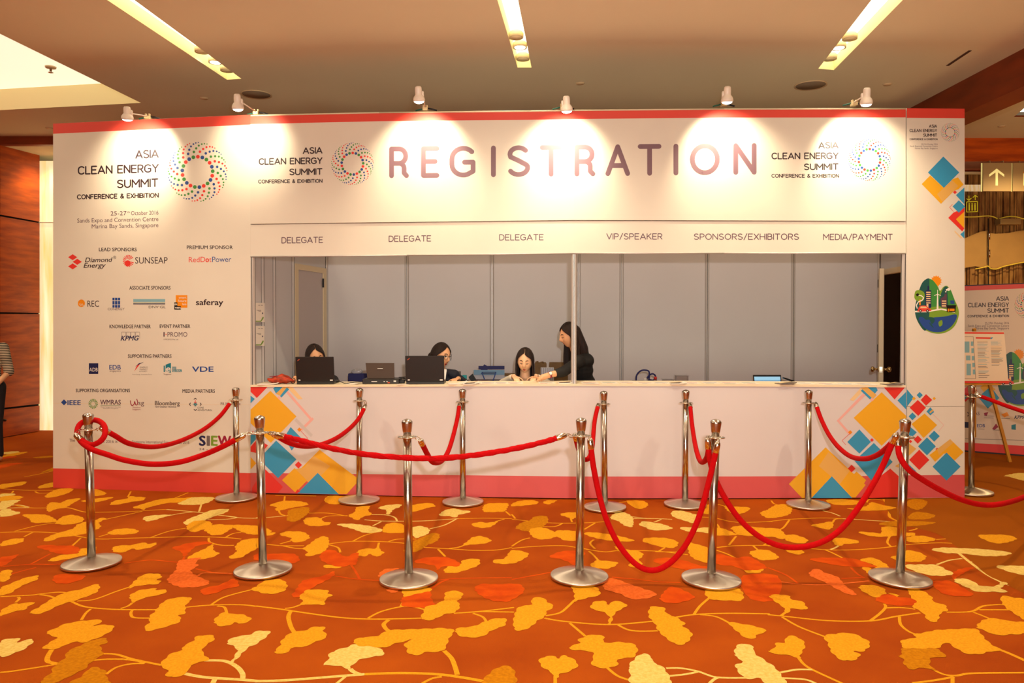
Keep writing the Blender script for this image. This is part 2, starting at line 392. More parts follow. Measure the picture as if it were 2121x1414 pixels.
# ================================================================== THE SETTING
def struct(name, mb, parent=None, bevel=0, fix=True):
    o = mb.build(name, parent, bevel, fix)
    if parent is None: o['kind'] = 'structure'
    return o
CARPET = mat('carpet_rust', (178, 82, 8), 0.95, noise=0.22, nscale=1.3, rgb2=(156, 64, 4), bump=0.5, bscale=420, spec=0.1)
fl = MB().add([(-9.5, -7, 0), (9.5, -7, 0), (9.5, 12.6, 0), (-9.5, 12.6, 0)], [[0, 1, 2, 3]], CARPET)
floor = struct('floor', fl)
LEAFC = {'g': mat('carpet_gold', (236, 166, 30), 0.95, noise=.2, nscale=90, rgb2=(220, 148, 22), bump=.5, bscale=420, spec=.1),
 'y': mat('carpet_dark_gold', (204, 132, 4), 0.95, noise=.2, nscale=55, rgb2=(184, 112, 2), bump=.5, bscale=420, spec=.1),
 'c': mat('carpet_cream', (236, 208, 120), 0.95, noise=.15, nscale=55, rgb2=(222, 186, 92), bump=.5, bscale=420, spec=.1),
 'o': mat('carpet_orange', (214, 84, 6), 0.95, noise=.2, nscale=9, rgb2=(196, 68, 4), bump=.5, bscale=420, spec=.1),
 's': mat('carpet_salmon', (232, 112, 44), 0.95, noise=.2, nscale=55, rgb2=(214, 96, 30), bump=.5, bscale=420, spec=.1),
 'b': mat('carpet_ochre_ground', (160, 84, 4), 0.95, noise=.15, nscale=1.5, bump=.5, bscale=420, spec=.1)}
LEAVES = {
 (0, 980, 4.002): '''g 0,95,100,80,215,68,190,95,100,112,0,125|g 370,195,430,150,500,128,605,128,560,165,440,198|g 320,110,400,82,470,78,470,105,340,125|c 0,175,60,168,130,172,70,190,0,195|g 0,200,90,185,190,195,130,220,0,230|c 0,240,80,225,165,222,120,250,60,285,0,300|c 0,310,70,295,110,312,170,325,120,345,30,360,0,350|g 390,270,430,240,500,245,560,220,668,208,600,250,540,285,470,295,400,318|g 680,235,720,218,930,197,900,215,800,238|g 785,130,880,165,830,185,785,185,720,150|g 915,250,960,225,1050,210,1075,190,1130,195,1200,200,1180,225,1100,235,1000,255,930,262|g 1100,285,1160,262,1250,235,1330,215,1450,205,1510,205,1600,198,1600,215,1500,240,1400,245,1300,265,1210,290,1190,305,1170,295|c 1475,255,1530,225,1600,200,1770,200,1740,235,1680,255,1600,262|c 1185,372,1240,352,1330,345,1420,345,1350,365,1290,385,1220,397|c 1520,415,1560,380,1650,345,1760,305,1890,297,1870,325,1780,355,1680,395,1570,425|g 1545,450,1600,400,1700,392,1755,415,1740,450,1670,470,1600,487|g 1695,465,1780,425,1890,428,1950,432,1900,470,1840,505,1760,512,1720,490|g 1930,430,2050,430,2140,438,2240,470,2230,495,2120,507,2050,500,1960,465|g 1895,700,1960,650,1950,610,2000,560,2100,540,2200,545,2150,610,2060,660,1990,700|g 185,345,280,340,380,345,440,370,470,400,360,410,270,408,240,375|g 460,408,520,360,600,345,690,370,670,405,560,425,480,420|g 360,550,450,505,600,460,650,420,760,400,760,480,600,520,500,530,410,562|g 785,400,830,372,880,375,820,410,835,440,800,465,760,465|g 0,600,30,565,100,545,190,540,180,570,80,595|g 890,500,960,465,1080,458,1148,478,1110,500,980,508|g 930,625,980,600,1090,595,1180,575,1240,585,1300,575,1260,610,1150,632,1090,625,1040,650,960,655|g 405,720,500,680,640,665,660,630,730,620,780,610,800,620,770,650,730,670,640,695,500,720,430,730|o 300,610,380,595,500,600,600,600,660,625,640,660,560,672,460,660,380,635|o 0,700,60,690,150,675,110,710,60,750,0,770|o 1425,620,1500,595,1560,580,1680,565,1755,580,1640,600,1580,640,1530,690,1500,650|g 1550,705,1620,660,1700,625,1760,590,1770,640,1815,665,1740,700,1640,715,1580,718|c 10,-170,80,-180,150,-182,150,-170,60,-158,20,-162|g 0,-140,60,-155,150,-172,230,-178,180,-160,90,-140,0,-125|o 0,-128,80,-142,140,-138,90,-126,0,-118|o 0,-65,60,-80,150,-88,190,-85,100,-65,0,-38|y 270,-130,320,-138,420,-145,440,-135,340,-125|y 340,-5,440,-48,470,-46,470,-22,400,-18''',
 (530, 1020, 4.002): '''g 115,105,180,80,240,68,340,70,420,85,420,105,300,125,190,150,160,140,170,120|g 570,70,600,30,700,28,800,50,760,80,640,97|y 265,195,270,150,330,130,430,122,440,160,400,200,340,235,290,240,255,225|g 395,240,420,210,500,205,540,215,560,240,620,250,590,270,500,278,430,270|g 765,190,820,160,840,120,940,112,930,150,960,180,890,200,840,228,790,205|c 1018,125,1080,105,1200,97,1190,120,1140,140,1110,175,1085,180,1080,145,1030,135|g 1270,115,1340,95,1450,88,1485,115,1430,125,1300,160,1260,140|c 1520,190,1560,150,1640,132,1700,145,1780,155,1750,170,1680,185,1660,205,1600,195|g 1880,130,1910,95,2000,88,2090,92,2080,130,2060,155,2000,160,1900,160|c 675,262,780,258,860,265,960,280,1050,310,1000,330,900,332,800,300,720,280|g 1050,320,1080,265,1160,250,1230,270,1280,300,1230,330,1110,335|c 1290,300,1340,278,1400,285,1440,310,1420,345,1380,360,1340,375,1305,360|g 1785,265,1850,245,1920,250,2000,240,1970,270,1920,290,1850,290|g 200,350,240,325,320,322,400,330,445,370,400,400,340,412,290,400,290,375|g 410,525,430,490,390,465,440,430,500,385,560,362,600,380,600,440,560,490,480,520|g 840,490,900,465,980,465,1020,450,1030,475,1060,500,1000,530,950,510,900,528,850,520|y 1225,490,1300,410,1380,370,1470,335,1520,350,1500,400,1410,440,1340,485|g 1720,435,1760,400,1800,370,1870,362,1950,395,1900,420,1800,430|g 555,610,600,600,720,610,750,600,700,622,600,625|o 530,545,560,490,640,475,740,530,820,500,850,510,830,590,780,600,700,615,600,590|o 0,510,90,510,200,505,320,510,360,560,300,585,200,575,0,560|g 1560,655,1600,610,1690,600,1720,560,1840,550,1850,595,1790,625,1650,665|o 1310,575,1400,540,1560,535,1650,560,1695,595,1660,612,1560,610,1500,640,1490,610,1400,590|g 1965,560,2060,545,2121,480,2220,490,2260,515,2200,560,2121,588,2000,588|s 1020,680,1060,640,1140,628,1180,632,1100,660,1030,700|g 0,330,0,290,40,330,150,330,140,350,60,355|g 0,390,20,395,20,430,0,450''',
 (1060, 1020, 4.002): '''g 0,95,60,70,160,62,215,75,200,95,80,110,0,112|g 262,85,290,65,370,65,340,85,300,97|g 950,75,1000,65,1090,70,1130,100,1090,130,1030,130|g 1760,110,1820,115,1970,125,1930,165,1850,178,1790,150|y 35,290,80,250,150,230,190,200,280,195,300,235,260,280,180,315,120,320,60,305|g 340,345,380,315,480,315,570,330,570,390,450,398,380,365|g 150,335,160,300,250,290,320,310,380,350,340,375,260,388,190,375|g 405,185,440,168,540,165,560,190,500,220,480,210|c 820,215,850,175,930,165,1000,205,1000,280,940,275,880,235|c 1055,270,1090,238,1180,250,1250,262,1330,295,1260,310,1160,310,1090,280|c 1325,160,1400,150,1500,175,1560,200,1510,250,1440,235,1340,200|g 600,335,680,330,800,345,930,370,1015,400,900,405,760,390,640,360|g 1085,390,1130,375,1280,378,1375,410,1350,455,1270,455,1220,445,1100,410|c 1392,290,1480,288,1540,295,1640,290,1640,335,1550,325,1450,320|g 1680,300,1740,295,1860,345,1800,355,1680,350|g 1820,290,1900,275,2000,285,2130,300,2250,340,2200,365,2000,360,1880,350,1840,320|g 850,445,940,470,1060,490,1088,520,1050,560,1080,580,1060,610,1000,620,970,600,1000,560,960,530,900,490|g 650,605,700,565,770,565,875,580,850,610,790,630,700,625|g 1440,410,1500,420,1640,470,1640,575,1540,560,1480,520,1460,460|g 1560,130,1640,100,1640,170,1600,175|o 310,535,400,490,520,482,540,500,610,500,525,600,480,580,400,550|o 1175,560,1280,540,1420,560,1540,600,1640,620,1600,640,1450,640,1250,600|g 1905,625,1960,645,2075,630,2060,660,1960,665|o 1700,510,1860,540,1960,530,2060,580,2110,620,2040,640,1920,640,1840,610,1700,590|g 1970,500,2040,475,2130,480,2200,530,2120,560,2040,550|o 1900,700,2200,690,2200,880,1980,880''',
 (1590, 980, 3.994): '''b 1000,190,1080,400,1400,500,1600,640,1700,740,1900,880,2300,940,2300,-160,1620,-160,1620,190|c 1960,20,2060,0,2140,5,2140,62,2000,30|g 480,225,600,215,740,225,800,240,700,262,560,260|g 650,290,720,290,820,270,860,240,960,265,1060,285,960,305,800,310,740,305|g 0,300,80,260,190,265,190,330,110,360,0,370,-60,330|g -80,460,60,455,110,470,150,520,130,545,60,530,0,510|y 1160,230,1230,212,1320,235,1280,290,1220,300,1160,270|y 1160,370,1230,320,1380,345,1340,375,1230,382|y 920,420,1060,395,1380,405,1280,430,1060,440|g 750,485,860,490,940,495,950,445,1070,450,1080,510,940,525,830,515|g 1080,490,1145,490,1215,495,1210,515,1140,520|g 1145,540,1200,520,1300,520,1390,548,1300,570,1180,570|g 360,430,440,415,530,400,540,440,500,465,420,448|g 540,545,620,535,750,560,730,580,640,585,600,600,560,590|g 135,520,220,508,330,550,290,580,200,570,150,550|g 130,615,250,625,300,650,260,672,180,655|g 0,665,60,670,90,700,40,715,0,715|g 1740,515,1850,508,1980,512,2060,540,1990,570,1900,580,1820,560|c 1355,630,1450,615,1600,620,1800,630,2005,655,1960,680,1800,685,1620,665,1480,660,1400,645|g 1015,695,1070,680,1140,640,1240,650,1310,690,1260,730,1140,730,1060,715|g 760,720,870,700,990,760,980,790,900,790,860,750|g 780,775,860,790,840,830,800,800|o 345,715,420,700,560,700,700,705,820,740,900,775,780,775,600,765,450,738|c 1135,760,1280,755,1400,760,1480,800,1545,835,1400,848,1280,830,1180,795|c 1890,770,2000,765,2140,775,2140,840,2000,815|o 1530,830,1600,790,1700,780,1650,810,1580,850,1540,880|o 1360,900,1500,890,1600,940,1700,1010,1500,1010,1400,960|c 1545,890,1600,870,1690,890,1760,930,1880,935,1940,900,1980,910,1930,950,1985,985,1860,980,1740,980,1640,940|s 345,840,400,790,480,825,580,860,640,930,730,995,680,1005,560,950,470,900''',
 (0, 1170, 4.002): '''g 0,60,90,40,90,80,60,130,0,130|g 0,195,100,150,200,110,310,88,300,125,230,150,150,190,80,235,0,250|o 440,110,500,75,700,90,650,130,540,155,460,145|g 245,395,330,345,450,270,560,225,680,200,770,165,825,170,800,225,720,260,620,295,500,330,360,395,290,405|g 1070,190,1130,120,1200,78,1300,72,1340,95,1300,125,1335,135,1300,158,1200,165,1120,178|g 1075,265,1110,230,1180,205,1290,195,1300,210,1380,205,1350,240,1250,260,1160,285,1110,310|s 1390,135,1420,80,1460,40,1480,-30,1560,-50,1660,-60,1620,-20,1640,5,1580,50,1640,95,1735,140,1680,175,1560,185,1480,180|o 1660,225,1700,190,1820,165,1940,115,1975,175,1880,195,1780,235,1700,245|g 1195,525,1240,475,1240,430,1290,380,1350,310,1440,275,1570,268,1575,300,1540,330,1530,400,1480,420,1500,450,1470,480,1380,510,1240,545|g 0,390,60,345,130,320,170,320,290,308,240,340,200,370,100,390,0,425|g 385,565,450,530,540,490,640,470,720,460,840,455,820,485,780,505,880,495,945,515,900,560,820,600,700,640,600,640,480,690,360,695,400,650,470,605|y 350,955,420,900,450,840,540,770,560,720,660,670,780,620,880,610,880,645,830,670,850,740,760,800,700,860,600,910,500,960,380,990|y 580,990,680,920,740,860,800,850,870,880,880,930,895,990|c 0,640,100,610,160,610,150,640,260,615,270,640,210,690,120,730,0,760|g 1775,470,1810,420,1870,390,1900,405,2000,410,2075,440,2060,470,1980,485,1940,475,1900,500,1820,505|g 1330,830,1400,750,1460,720,1520,705,1515,680,1600,630,1640,590,1760,585,1770,620,1690,680,1680,730,1730,790,1640,805,1560,860,1540,900,1440,930,1380,915,1390,870|c 1885,645,1940,600,2060,580,2140,548,2220,548,2235,565,2200,600,2121,655,2050,690,1990,750,1940,800,1920,800,1965,720,1950,680''',
 (530, 1170, 4.002): '''g 0,180,80,130,200,120,250,150,255,190,210,225,110,240,30,225,-40,200|o 300,260,330,210,380,140,440,115,560,90,640,55,650,80,600,120,500,170,430,220,380,265|g 360,270,420,210,500,205,590,210,600,235,630,255,580,280,560,330,480,325,380,330,390,290|g 160,715,200,670,220,620,300,560,400,545,480,515,565,515,560,550,588,590,540,620,460,650,400,680,320,680,260,720,190,738|c 555,830,600,790,610,740,660,710,760,680,820,660,960,670,1010,690,1060,715,1040,750,940,765,850,790,790,840,770,860,700,840,620,830|g 808,640,860,605,1000,590,1100,545,1250,535,1400,530,1560,525,1640,545,1600,610,1560,700,1500,720,1420,720,1340,745,1270,735,1250,690,1235,650,1310,615,1240,630,1140,655,1060,685,950,675,860,670|g 1230,170,1430,190,1440,225,1320,260,1230,262|o 1205,285,1240,265,1380,230,1450,225,1450,270,1480,340,1400,355,1300,350,1220,340|g 1370,440,1400,370,1400,350,1480,330,1560,290,1570,235,1620,215,1700,225,1710,260,1670,300,1690,340,1650,390,1560,410,1500,440,1430,458|g 1650,545,1700,520,1800,510,1900,470,1960,450,2065,445,2060,500,1960,540,1880,590,1800,600,1700,590|o 1815,200,1860,160,2000,160,2180,160,2220,220,2121,290,2050,305,1940,290,1860,250|s 1090,200,1180,210,1160,225,1110,228|y 1880,960,1960,880,2040,840,2120,850,2145,900,2140,990,1900,990''',
 (1060, 1170, 4.002): '''g 20,520,20,430,60,350,160,330,170,280,250,270,300,310,345,345,290,385,270,430,215,460,160,510,70,545|g 500,150,690,180,730,245,660,265,560,290,520,300,520,240|g 800,480,810,430,760,390,660,360,680,310,760,298,805,330,850,298,940,320,945,345,880,380,840,420,825,480|g 1140,360,1180,345,1260,355,1280,400,1350,430,1430,480,1420,510,1480,550,1490,590,1440,650,1370,658,1300,620,1220,550,1190,490,1140,430|g 1620,205,1850,195,1910,225,1910,290,1820,295,1640,280|g 1800,480,1900,488,2040,515,2110,550,2040,575,2010,605,1950,608,1880,560|g 480,680,560,650,555,620,620,590,700,578,765,600,765,645,900,640,1000,655,1040,690,1010,760,880,780,880,820,820,850,720,850,665,820,680,740,620,710,520,705|g 350,930,340,900,250,840,230,790,280,760,360,760,390,775,440,750,520,790,545,830,500,870,400,905,380,930|c 970,840,1040,760,1100,735,1160,770,1170,805,1240,840,1290,900,1300,990,1000,990,985,900|c 1850,740,1860,680,1920,652,2000,680,2010,730,2080,780,2180,850,2250,940,2270,990,2120,990,2060,940,1940,940,1870,870,1860,830,1920,800,1870,770|s 760,190,820,110,980,160,1100,200,1195,235,1150,270,1000,283,900,240|o 1230,270,1330,180,1510,260,1440,300,1330,318,1250,300''',
 (1590, 1170, 3.994): '''g 20,255,100,245,180,260,200,290,280,300,325,355,300,370,200,360,170,400,150,390,130,350,60,300|g 755,180,850,165,960,195,970,255,900,270,800,225|g 1000,230,1090,255,1040,262|g 1165,200,1280,215,1360,270,1370,305,1460,330,1485,375,1430,400,1400,465,1330,460,1290,400,1240,370,1200,340,1200,290|o 890,290,980,240,1080,265,1200,280,1225,310,1180,335,1040,335,960,315|g 1930,260,2040,270,2140,300,2140,450,2040,400,1960,340|g 1730,510,1800,450,1900,445,2000,465,2140,480,2140,560,2000,575,1900,580,1800,545|g 470,590,560,570,680,565,780,600,845,650,800,710,720,715,760,740,740,775,670,792,600,780,530,720,500,650|g 12,710,60,690,70,650,140,640,160,595,230,592,300,640,300,690,270,740,270,770,220,760,140,740,50,735|y 1085,750,1120,740,1110,695,1280,690,1400,695,1460,740,1465,765,1380,760,1340,790,1350,840,1400,880,1300,850,1190,862,1130,825,1130,790|g 1105,655,1120,620,1220,605,1215,575,1300,560,1400,540,1600,530,1720,530,1780,590,1840,650,1940,710,1860,712,1740,738,1640,730,1560,690,1500,650,1440,650,1430,680,1300,690,1130,685'''}
VINES = {
 (0, 980, 4.002): '''g 120,262,240,285,390,287,560,285,700,320,860,322,1040,318,1200,310,1380,300,1560,315|c 1380,300,1560,315,1700,330,1860,352,2000,370,2160,372|g 0,490,200,485,440,492,640,520,740,538,860,545,1000,540,1300,532,1600,525,1860,532,2000,545|g 820,525,880,508,960,475|g 860,385,1020,350,1180,315|g 1240,535,1400,480,1540,455|g 200,525,250,500,270,490|g 600,600,670,535|g 1870,530,1930,500,2000,488|g 1730,535,1740,570,1830,595,1940,597|c 1350,362,1480,335,1600,320|c 1790,345,1960,365,1880,380,1720,385|c 1650,318,1670,255|g 1450,205,1560,160|g 1060,195,1085,150|g 0,125,200,140,470,140|c 240,280,150,262,60,270|g 120,480,300,435,460,410|c 0,320,60,290,240,285|g 0,165,90,165,110,145|o 0,775,240,755,440,755,600,745|o 250,755,420,665|o 1030,745,1230,720,1380,728,1490,740|o 1510,735,1530,690|o 1620,790,1780,825,1940,838|g 290,150,330,165,450,160|g 200,30,330,5,440,-20''',
 (530, 1020, 4.002): '''c 0,208,80,207,270,190|g 190,150,210,180,270,195|g 160,25,500,28|g 235,70,240,30|g 440,170,600,170,760,195|g 540,215,600,195,760,190|c 900,225,1040,235,1300,237,1500,228,1680,215|g 1680,215,1900,212,2121,215|c 960,182,1080,185,1150,205,1170,235|c 1660,220,1560,270,1440,300|c 970,275,1040,240|g 800,405,900,355,1040,318|g 90,428,220,440,400,440|g 220,440,320,460,400,465|g 200,425,290,400|g 600,425,780,405,1020,405,1230,420,1410,455|g 1100,405,1180,385,1330,385|g 605,432,680,455,700,495|g 1010,455,1020,415|g 1410,455,1600,465,1800,478,2000,475,2121,455|g 1600,462,1680,452,1740,430|g 1510,468,1570,530|g 1985,240,2060,220|g 2070,155,2110,190|o 650,690,820,715,1040,730|o 790,600,830,660,860,715|o 1510,725,1700,710,2121,705|o 1440,810,1530,745,1600,720''',
 (1060, 1020, 4.002): '''g 0,220,300,250,550,252,800,240|g 600,305,690,252|g 0,180,30,215|g 500,245,485,205|g 260,282,360,280,420,255|c 1000,200,1100,212,1200,215|c 1000,215,1200,215,1330,222|c 1180,245,1240,222|g 1500,200,1680,210,1860,245,2160,240|g 1700,260,1720,290|g 0,462,200,445,420,440,540,455,760,490,900,480,1200,485,1460,515|g 1190,490,1380,492|g 1220,485,1270,455|g 680,390,650,420,690,465|g 0,445,80,395,150,375|g 640,485,680,520,720,565|g 1700,455,1860,440,2160,437|g 1690,475,1790,510,1890,560|g 1800,435,1860,360|g 2000,440,2040,475|g 2090,435,2121,415|g 760,95,950,75|g 1700,95,1760,110|o 0,720,330,660|o 830,700,1050,720,1230,740,1400,745''',
 (1590, 980, 3.994): '''g 30,225,50,250,90,262|g 0,400,190,380,450,370,620,375|c 620,375,860,390,1030,400|c 460,310,540,330,600,355|g 180,385,130,450,80,470|g 540,405,560,380,620,375|g 0,600,250,612,480,632,720,632,960,615,1150,590,1400,575,1540,580|g 470,630,540,660,620,700|c 520,630,560,615,600,590|G 1240,435,1400,480,1500,540,1580,610|g 1400,485,1600,490,1760,515|g 1390,548,1500,540|g 1550,560,1680,580,1750,620|C 1580,660,1680,740,1820,840,1960,910,2140,970|c 1680,730,1800,760,1900,772|c 1400,755,1500,720,1610,705|g 1010,520,990,570,1020,605|G 960,215,1010,290,1010,360,1090,400|g 820,240,860,215,1080,235|c 1960,905,2140,920|o 0,780,150,840,250,910|s 0,880,250,915,500,920,840,890|o 610,870,800,862|o 690,780,740,830,800,865|g 1170,475,1230,460,1240,435''',
 (0, 1170, 4.002): '''g 0,262,250,250,330,240,480,225,560,232|g 330,245,400,255,460,275|g 130,310,160,280,150,265|g 590,300,700,345,900,365,1100,370,1320,370|g 640,298,780,285,960,220,1080,180|g 1000,360,1060,340,1100,310|g 675,455,710,400,750,365|g 1100,370,1085,400,1110,435,1240,440|g 1540,350,1750,332,2000,330,2121,342|g 1750,330,1860,265,2100,200|g 1800,340,1860,350,1880,400|g 480,820,300,850,100,880,0,890|G 430,700,395,760,400,800,480,820|g 830,735,960,740,1100,780,1340,830|g 760,790,900,780,1080,785,1200,810|g 880,905,960,850,1080,820,1200,815|C 1700,790,1860,795,1960,840,2010,900,2010,950|C 1530,900,1700,930,2000,950,2140,962|C 1760,990,1780,945|o 80,80,180,50,300,20|s 1640,90,1700,65,1940,70''',
 (530, 1170, 4.002): '''g 0,340,200,365,400,395,700,435,950,448,1200,445,1370,440|g 240,360,310,350,380,325|G 290,380,270,430,290,510,320,560|g 930,440,1040,385,1210,345,1320,350,1400,370|g 1200,345,1225,300|G 1100,455,1060,490,1080,530,1110,550|g 1640,400,1850,385,2140,352|g 1850,385,2140,390|g 1800,400,1880,430,1910,470|C 0,962,250,955,700,920,900,905|G 900,905,1200,895,1500,905,1700,930,1900,965|C 780,860,810,885,860,905|G 1560,710,1620,770,1650,840,1670,910|c 660,990,740,925|g 1380,980,1460,940,1540,925''',
 (1060, 1170, 4.002): '''g 270,440,420,465,700,490,900,490,1180,465|g 280,420,400,395,480,330,520,290|g 480,480,540,530,610,590|g 880,495,960,535,1060,548,1210,545|g 1350,435,1520,410,1800,400,2140,405|g 1510,410,1560,340,1640,270|g 1560,410,1700,430,1820,490|g 790,850,880,920,1000,960|c 1280,855,1400,855,1540,880,1700,930,1960,935|c 1300,920,1440,905,1540,885|c 1640,980,1680,945,1720,930|g 360,920,360,990''',
 (1590, 1170, 3.994): '''g 0,410,150,425,500,460,850,462,1060,425,1260,395|g 120,430,260,510,480,595|g 850,460,930,400,975,350,965,320|g 975,355,1100,352,1220,365|g 1480,390,1680,385,1780,340,1900,328,1960,330|g 1750,370,1990,370|g 1700,390,1780,420,1850,450|g 1090,425,1100,490,1160,545,1240,580|G 1920,700,2020,740,2140,795|g 250,760,300,820,380,870,640,990|c 100,890,240,865,370,865|c 100,935,300,945,400,980|g 1380,870,1460,905,1560,915,1700,895,2140,890|g 1200,976,1370,955,1540,925|g 1530,925,1530,990|g 150,390,110,420'''}
pat = MB(); zz = 0.0006
def lay(pts, c):
    global zz
    zz += 0.000005
    pat.add([(p.x, p.y, zz) for p in pts], [list(range(len(pts)))], LEAFC[c])
def scallop(q):
    # woven leaf edges: small rounded lobes along the outline, none near the stem
    A = sum(a.x*b.y-b.x*a.y for a, b in zip(q, q[1:]+q[:1])); sg = 1 if A > 0 else -1
    out = []; s = 0; N = len(q)
    for i, p in enumerate(q):
        t = q[(i+1) % N]-q[i-1]; L = t.length
        if L > 1e-6: n = Vector((t.y, -t.x, 0))/L*sg
        else: n = Vector((0, 0, 0))
        s += (q[i]-q[i-1]).length if i else 0; out.append(p+n*(.010*abs(math.sin(s*math.pi/.075))-.005))
    return out
for order in ('v', 'b', 'l'):
    for (ox, oy, sc), txt in (VINES if order == 'v' else LEAVES).items():
        for e in txt.split('|'):
            c, pl = e.split(' '); pts = [(ox+a/sc, oy+b/sc) for a, b in pairs([float(q) for q in pl.split(',')])]
            if order == 'v':
                wd = 0.023 if c in 'GC' else 0.0155; c = c.lower()
                q = [flr(*p) for p in spline(pts, 6)]; L = []; R = []
                for i, p in enumerate(q):
                    t = (q[min(i+1, len(q)-1)]-q[max(i-1, 0)]).normalized(); n = Vector((-t.y, t.x, 0))*wd/2
                    L.append(p+n); R.append(p-n)
                b = len(pat.v); zz += 0.000001
                pat.add([(p.x, p.y, zz) for p in L+R], [[i, i+1, len(L)+i+1, len(L)+i] for i in range(len(L)-1)], LEAFC[c])
            elif (c == 'b') == (order == 'b'):
                lay(scallop([flr(*p) for p in spline(pts, 8, True)]) if c != 'b' else [flr(*p) for p in spline(pts, 6, True)], c)
# scattered leaves where the photograph shows nothing (nearer than the frame, off to the sides, behind)
rnd = random.Random(3)
def stock(cx, cy, L, a, c):
    pr = [(0, 0), (.18, .08), (.45, .26), (.75, .42), (1, .30), (.93, .08), (1.02, -.1), (.9, -.34), (.6, -.3), (.2, -.1)]
    lay([Vector((cx+L*(x*math.cos(a)-y*math.sin(a)), cy+L*(x*math.sin(a)+y*math.cos(a)), 0)) for x, y in spline(pr, 4, True)], c)
for i in range(170):
    x = rnd.uniform(-8, 8); y = rnd.uniform(-2, 12)
    if y > 3.0 and abs(x) < y*0.68: continue
    stock(x, y, rnd.uniform(.18, .34), rnd.uniform(0, 6.28), rnd.choice('gggycos'))
tag(struct('leaf_pattern', pat, floor, fix=False), kind='stuff')
# ------------------------------------------------------------------ ceiling with slots and cove
GLOW = mat('slot_light', (255, 244, 205), 0.5, emit=(255, 246, 218), es=4.5)
COVE = mat('cove_light', (255, 250, 225), 0.5, emit=(255, 246, 214), es=1.5)
CREAM = mat('cream_paint', (246, 232, 178), 0.7)
def ext(a, b, y):      # extend line a->b in the ceiling plane to depth y
    k = (y-a.y)/(b.y-a.y); p = a+(b-a)*k; return Vector((p.x, p.y, CEIL))
slots = []
for n0, n1, f1, f0 in (((222, 0), (278, 0), (500, 163), (470, 165)), ((1030, 0), (1073, 0), (1101, 140), (1072, 140)), ((1805, 0), (1870, 0), (1727, 145), (1695, 142))):
    A, B, Cc, D = ceil(*n0), ceil(*n1), ceil(*f1), ceil(*f0); slots.append([ext(D, A, 1.5), ext(Cc, B, 1.5), Cc, D])
c1, c2, c3 = ceil(292, 213), ceil(0, 228), ceil(0, 70)
cove = [ext(c1, c3, 2.5), c1, c2+(c2-c1)*1.2]; cove.append(Vector((cove[2].x, 2.5, CEIL)))
XB = 4.53; YB = 10.2
outer = [Vector((-9.5, -7, CEIL)), Vector((XB, -7, CEIL)), Vector((XB, YB, CEIL)), Vector((-9.5, YB, CEIL))]
loops = [outer]+slots+[cove]
cm = MB(); flat = [p for l in loops for p in l]; tris = tessellate_polygon(loops)
cm.add(flat, [list(t) for t in tris], CEILM)
cm.add([p+Vector((0, 0, .35)) for p in outer], [[0, 1, 2, 3]], CEILM)
ceiling = struct('ceiling', cm, fix=False)
for i, s in enumerate(slots+[cove]):
    d = 0.12 if i < 3 else 0.24; mb = MB(); up = [p+Vector((0, 0, d)) for p in s]; n = 4
    mb.add(s+up, [[k, (k+1) % n, n+(k+1) % n, n+k] for k in range(n)], CREAM)
    mb.build('light_slot' if i < 3 else 'light_cove', ceiling, fix=False)
    mb = MB(); mb.add(up, [[0, 1, 2, 3]], GLOW if i < 3 else COVE); mb.build('diffuser', ceiling, fix=False)
DLM = mat('downlight_glass', (255, 255, 250), 0.3, emit=(255, 250, 235), es=4)
RIM = mat('downlight_rim', (236, 226, 180), 0.5)
k = 0
for pts in (((418, 107), (446, 129), (470, 146)), ((1069, 77), (1077, 98), (1083, 122)), ((1760, 80), (1737, 99), (1719, 122))):
    for j, (x, y) in enumerate(pts):
        p = at_h(x, y, CEIL+.02); mb = MB(); mb.lathe([(.050, 0), (.062, -.006), (.066, .03), (.05, .05)], RIM, p, 24)
        t = thing('downlight', '', 'downlight', p)
        side = ('left', 'middle', 'right')[k]; wh = ('nearest', 'middle', 'farthest')[j]
        tag(t, f'{wh} round downlight at the far end of the {side} ceiling light slot', 'downlight', 'round downlights in the slots')
        mb.build('rim', t); MB().lathe([(.001, -.008), (.048, -.006), (.048, 0)], DLM if j == 1 else RIM, p, 24).build('lens', t); 
    k += 1
# round ceiling speakers and small sprinkler covers
GRILL = mat('speaker_grille', (150, 132, 108), 0.8, bump=.6, bscale=900); SPR = mat('ceiling_rim', (214, 190, 150), 0.6)
for x, y, s in ((531, 195, 'behind the second clip lamp from the left'), (1679, 176, 'between the two clip lamps on the right')):
    p = ceil(x, y); t = thing('ceiling_speaker', f'flat round ceiling speaker {s}', 'speaker', p)
    MB().lathe([(.145, -.004), (.16, -.010), (.16, 0)], SPR, p, 40).build('rim', t); MB().lathe([(.001, -.006), (.145, -.006), (.145, 0)], GRILL, p, 40).build('grille', t)
for x, y, s in ((423, 203, 'left of the ceiling speaker on the left'), (1202, 172, 'above the centre of the header board'), (1838, 174, 'above the clip lamp farthest right'), (102, 265, 'at the far left beyond the bright cove'), (2075, 261, 'in the side bay right of the wooden beam')):
    p = ceil(x, y)
    tag(MB().lathe([(.001, -.012), (.038, -.010), (.045, 0)], SPR, p, 24).build('smoke_detector'), f'small flat round ceiling detector {s}', 'detector')
p = at_h(105, 138, CEIL+.24); t = thing('sprinkler', 'small sprinkler head hanging in the bright ceiling cove', 'sprinkler', p)
MB().lathe([(.001, -.02), (.05, -.015), (.055, 0)], SPR, p, 20).build('cover', t); MB().lathe([(.012, -.02), (.012, -.055), (.026, -.058), (.026, -.063), (.004, -.07)][::-1], CHROME, p, 14).build('nozzle', t)
a, b = ceil(2010, 104), ceil(1962, 136); n = Vector((.016, 0, 0))
